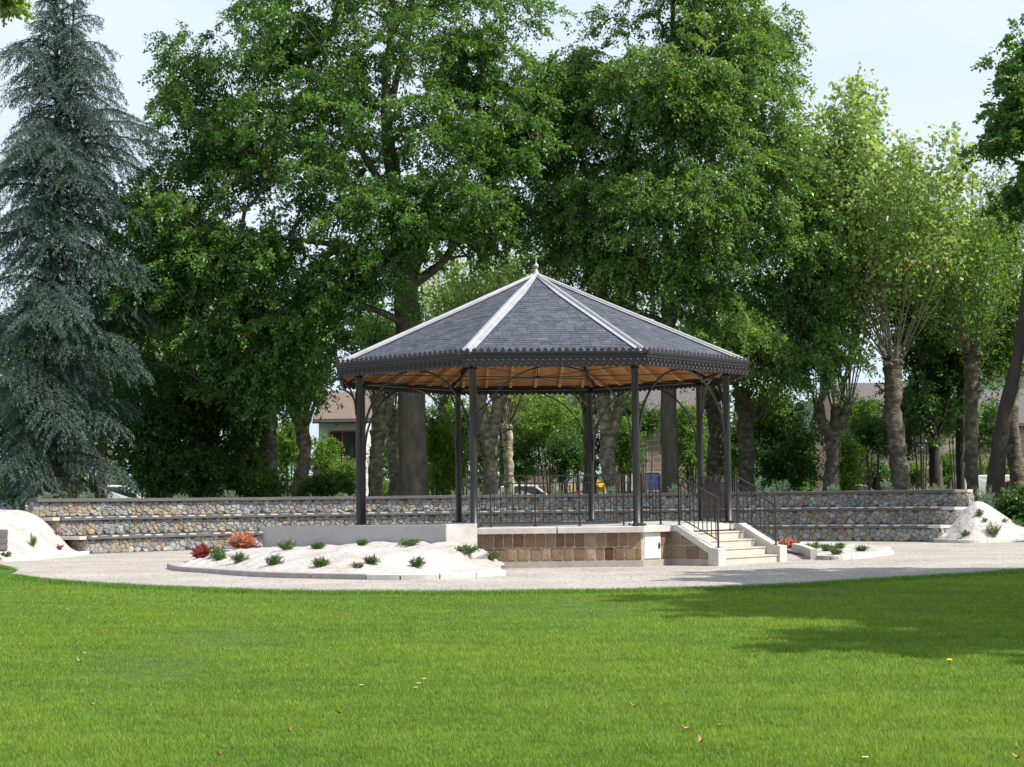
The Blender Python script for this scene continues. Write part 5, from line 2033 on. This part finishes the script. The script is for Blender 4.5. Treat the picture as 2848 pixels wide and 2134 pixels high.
# ------------------------------------------------------------------ houses
def wallmat(name, base, mort, bw, bh, var=.25):
    m, nt, b = newmat(name)
    N, L = nt.nodes, nt.links
    tc = N.new('ShaderNodeTexCoord')
    sx = N.new('ShaderNodeSeparateXYZ')
    L.new(tc.outputs['Object'], sx.inputs[0])
    ad = N.new('ShaderNodeMath')
    L.new(sx.outputs[0], ad.inputs[0])
    L.new(sx.outputs[1], ad.inputs[1])
    cx = N.new('ShaderNodeCombineXYZ')
    L.new(ad.outputs[0], cx.inputs[0])
    L.new(sx.outputs[2], cx.inputs[1])
    br = N.new('ShaderNodeTexBrick')
    br.inputs['Scale'].default_value = 1
    br.inputs['Brick Width'].default_value = bw
    br.inputs['Row Height'].default_value = bh
    br.inputs['Mortar Size'].default_value = .02
    br.inputs['Color1'].default_value = (*[c * (1 - var) for c in base], 1)
    br.inputs['Color2'].default_value = (*[c * (1 + var) for c in base], 1)
    br.inputs['Mortar'].default_value = (*mort, 1)
    L.new(cx.outputs[0], br.inputs['Vector'])
    L.new(br.outputs['Color'], b.inputs['Base Color'])
    b.inputs['Roughness'].default_value = .9
    return m


mats['w_beige'] = M('beige_render', (.42, .34, .28), .9, 0, .12, .8, .2, 20)
mats['w_white'] = M('white_render', (.62, .60, .58), .9, 0, .08, .8, .1, 20)
mats['w_stone'] = wallmat('house_stone', (.24, .18, .15), (.40, .35, .30), .62, .32)
mats['w_pink'] = wallmat('sandstone_masonry', (.34, .20, .14), (.45, .36, .28), .5, .22)
mats['w_brick'] = wallmat('orange_masonry', (.40, .24, .13), (.42, .34, .26), .4, .2)
mats['r_brown'] = M('brown_roof_tiles', (.16, .115, .095), .9, 0, .3, 4, .5, 12, stretch=(1, 1, 6))
mats['r_slate'] = M('weathered_slate_roof', (.115, .098, .10), .85, 0, .5, 9, .6, 14, stretch=(1, 1, 2.5))
mats['gutter'] = M('dark_gutter', (.05, .06, .08), .5, .2, .1, 3)
mats['door_pale'] = M('pale_garage_door', (.58, .53, .48), .7, 0, .06, 2)


def house(label, x0, x1, ytop, Y, dep, rise, wm, rm, opens=(), eave=.35, group='houses behind the park', ov=.3):
    a, c = dat(x0, ytop, Y), dat(x1, ytop, Y)
    zw = (a.z + c.z) / 2
    xa, xc = a.x, c.x
    cx = (xa + xc) / 2
    t_ = thing('house', label, 'house', (cx, Y, .3), group)
    b = MB()
    b.box(xa, xc, Y, Y + dep, .2, zw)
    for xx in (xa, xc):
        b.poly([Vector((xx, Y, zw)), Vector((xx, Y + dep, zw)), Vector((xx, Y + dep / 2, zw + rise))])
    b.build('wall', wm, t_)
    b = MB()
    for sg in (0, 1):
        y0 = Y - eave if sg == 0 else Y + dep + eave
        ze = zw - eave * rise / (dep / 2)
        p = [Vector((xa - ov, y0, ze + .05)), Vector((xc + ov, y0, ze + .05)), Vector((xc + ov, Y + dep / 2, zw + rise + .05)), Vector((xa - ov, Y + dep / 2, zw + rise + .05))]
        b.hexa(p + [q + UPZ * .14 for q in p])
    rf = b.build('roof', rm, t_)
    b = MB()
    b.tube([Vector((xa - ov, Y - eave - .05, zw - eave * rise / (dep / 2))), Vector((xc + ov, Y - eave - .05, zw - eave * rise / (dep / 2)))], .07, 8)
    b.build('gutter', 'gutter', rf)
    for (kind, u0, v0, u1, v1, fm, pm) in opens:
        p, q = dat(u0, v0, Y), dat(u1, v1, Y)
        xl, xr, zt, zb = p.x, q.x, p.z, max(q.z, .35)
        b = MB()
        fw = .09
        for (l, r_, bt, tp) in ((xl, xr, zt - fw, zt), (xl, xr, zb, zb + fw), (xl, xl + fw, zb + fw, zt - fw), (xr - fw, xr, zb + fw, zt - fw)):
            b.box(l, r_, Y - .06, Y + .05, bt, tp)
        if kind == 'window':
            m_ = (xl + xr) / 2
            b.box(m_ - .03, m_ + .03, Y - .05, Y + .04, zb + fw, zt - fw)
        f_ = b.build(kind, fm, t_)
        b = MB()
        b.box(xl + fw, xr - fw, Y - .025, Y + .03, zb + fw, zt - fw)
        b.build('pane' if kind == 'window' else 'leaf', pm, f_)
    return t_


house('brown roofed house with a white front and large red framed window', 688, 790, 907, 94, 9, 1.7, 'w_white', 'r_brown',
      [('window', 708, 930, 772, 1004, 'red', 'glass')])
house('grey stone house with blue door and pale garage seen between the right columns', 1328, 1560, 888, 96, 9, 2.6, 'w_stone', 'r_slate',
      [('door', 1385, 1018, 1428, 1062, 'w_beige', 'blue'), ('door', 1338, 1014, 1378, 1062, 'w_beige', 'door_pale'), ('window', 1440, 925, 1475, 985, 'w_beige', 'glass')])
house('pale low house with slate roof far behind the centre of the bandstand', 1080, 1275, 880, 108, 9, 1.9, 'w_white', 'r_slate',
      [('window', 1110, 900, 1135, 940, 'w_white', 'glass')])
house('pinkish beige house with weathered slate roof and pale garage door on the right', 1822, 2062, 905, 92, 9, 2.1, 'w_beige', 'r_slate',
      [('door', 1856, 1006, 1922, 1062, 'w_beige', 'door_pale'), ('window', 1975, 935, 2010, 985, 'w_beige', 'glass')])
house('orange stone house at the far right behind the leaning trunk', 2090, 2290, 915, 112, 10, 2.4, 'w_brick', 'r_slate',
      [('window', 2125, 930, 2150, 985, 'w_beige', 'glass'), ('window', 2180, 940, 2205, 990, 'w_beige', 'glass')])
a, c = dat(1112, 1018, 92), dat(1196, 1018, 92)
b = MB()
b.box(a.x, c.x, 92, 92.4, .2, a.z)
b.box(a.x - .05, c.x + .05, 91.95, 92.45, a.z, a.z + .12)
tag(b.build('garden_wall', 'w_pink', org=((a.x + c.x) / 2, 92, .3)), 'short pinkish sandstone wall behind the white parked car', 'wall')


# ------------------------------------------------------------------ cars and small things behind the terraces
def car(label, x, ytop, Y, ang, col, van=False, group='cars parked behind the park'):
    top = dat(x, ytop, Y)
    g0 = .35
    Hc = top.z - g0
    L_ = 4.6 if van else 4.1
    Wd_ = 1.8
    t_ = thing('parked_van' if van else 'parked_car', label, 'van' if van else 'car', (top.x, Y, g0), group)
    f = Vector((math.cos(R(ang)), math.sin(R(ang)), 0))
    s = Vector((-f.y, f.x, 0))
    o_ = Vector((top.x, Y, g0))
    h = Hc
    if van:
        pr = [(-2.3, .3), (-2.3, h * .88), (-2.15, h * .98), (-1.6, h), (.35, h), (.75, h * .96), (1.45, h * .60), (2.15, h * .50), (2.3, h * .36), (2.3, .3)]
        gl_ = [(.5, h * .62), (.5, h * .88), (.78, h * .88), (1.28, h * .62)]
    else:
        pr = [(-2.05, .3), (-2.05, h * .58), (-1.85, h * .66), (-1.55, h * .95), (-1.1, h), (.2, h * .98), (1.05, h * .66), (1.85, h * .56), (2.05, h * .42), (2.05, .3)]
        gl_ = [(-1.5, h * .67), (-1.3, h * .92), (-1.05, h * .95), (.15, h * .93), (.85, h * .68)]
    m = M('car_paint', col, .25, .1, .03, 2, spec=.7)
    b = MB()
    lo_, hi_ = [], []
    n = len(pr)
    rings = []
    for w_, k in ((-.5, .9), (-.44, 1), (.44, 1), (.5, .9)):
        rings.append([o_ + f * (p[0] * (k * .04 + .96)) + UPZ * (.3 + (p[1] - .3) * (1 if k == 1 else .97)) + s * (Wd_ * w_ * (1 if p[1] < h * .6 else .86)) for p in pr])
    b.grid([r + [r[0]] for r in rings])
    b.poly(rings[0])
    b.poly(list(reversed(rings[-1])))
    b.build('body', m, t_, smooth=False)
    for sg in (-1, 1):
        b = MB()
        b.prism(gl_, o_ + s * (sg * Wd_ * .425), f, UPZ, s * (sg * .03))
        b.build('side_window', 'glass', t_)
    b = MB()
    q0, q1 = (pr[5], pr[6])
    p0 = o_ + f * (q0[0] * .9 + q1[0] * .1) + UPZ * (q0[1] * .9 + q1[1] * .1)
    p1 = o_ + f * (q0[0] * .12 + q1[0] * .88) + UPZ * (q0[1] * .12 + q1[1] * .88)
    dv = (p1 - p0)
    nn = s.cross(dv).normalized()
    nn = nn if nn.z > 0 else -nn
    b.obox((p0 + p1) / 2 + nn * .01, dv / 2, s * .68, nn * .012)
    b.build('windscreen', 'glass', t_)
    for sx in (-1.25, 1.3):
        for sg in (-1, 1):
            c_ = o_ + f * sx + s * (sg * .80) + UPZ * .31
            b = MB()
            b.tube([c_ - s * (sg * .1), c_ + s * (sg * .11)], .31, 18)
            wh = b.build('wheel', 'tyre', t_)
            b = MB()
            b.tube([c_ + s * (sg * .10), c_ + s * (sg * .125)], .18, 14)
            b.build('rim', 'zinc', wh)
    for sg in (-1, 1):
        b = MB()
        c_ = o_ + f * 2.0 + s * (sg * .6) + UPZ * (h * .46)
        b.obox(c_, f * .06, s * .16, UPZ * .07)
        b.build('headlight', 'white', t_)
        b = MB()
        c_ = o_ + f * (.75 if not van else 1.0) + s * (sg * .97) + UPZ * (h * .64)
        b.obox(c_, f * .06, s * .09, UPZ * .06)
        b.build('mirror', m, t_)
    return t_


car('white van parked behind the right end of the terraces', 2158, 1026, 86, 0, (.70, .72, .72), True)
car('dark red car at the right edge behind the white van', 2232, 1036, 84, -15, (.36, .05, .04))
car('white car parked behind the front railing near the sandstone wall', 1150, 1046, 88, -8, (.70, .71, .72))
car('silver car whose roof shows above the right terraces', 1850, 1046, 84, 12, (.36, .38, .40))
car('black car parked beside the silver roofed one near the tall pollard', 1905, 1042, 90, 0, (.02, .022, .025))
car('pale silver car cut by the left edge beyond the mound', 8, 1050, 74, -55, (.52, .56, .62))
car('white car half hidden by shrubs behind the left terraces', 268, 1047, 92, 5, (.70, .71, .72))
car('white car behind the low hedge below the red framed window', 640, 1045, 88, 0, (.68, .69, .70))

pg_o = dat(1255, 1062, 80)
pg = thing('playground_frame', 'yellow and red playground equipment behind the railing near a trunk', 'playground', (pg_o.x, 80, .35), None)
b = MB()
b.beam(dat(1278, 1040, 80), dat(1308, 1056, 80.6), .5, .28)
b.build('slide_roof', 'yellow', pg)
b = MB()
b.beam(dat(1224, 1067, 79.6), dat(1292, 1056, 79.6), .09, .09)
b.build('rail', 'red', pg)
for xx in (1212, 1232, 1285, 1304):
    b = MB()
    q = dat(xx, 1048, 80)
    b.tube([Vector((q.x, 80, .3)), q], .08, 8)
    b.build('leg', 'yellow', pg)

lp = dat(683, 1034, 72)
ln = thing('street_lantern', 'small dark red lantern on a post in front of the white house', 'lantern', (lp.x, 72, gh(lp.x, 72)))
b = MB()
zl = lp.z
b.lathe((lp.x, 72, 0), [(.09, .3), (.07, .6), (.035, .8), (.03, zl - .12), (.06, zl - .05), (.03, zl)], 12)
b.build('post', M('dark_red_iron', (.07, .012, .014), .5), ln)
b = MB()
b.lathe((lp.x, 72, zl), [(.09, .0), (.16, .38)], 6)
lt = b.build('lantern_glass', M('frosted_glass', (.55, .55, .52), .35), ln)
b = MB()
b.lathe((lp.x, 72, zl), [(.20, .385), (.17, .43), (.08, .54), (.03, .58), (.02, .66)], 6)
b.build('lantern_roof', M('dark_red_tin', (.07, .012, .014), .5), lt)
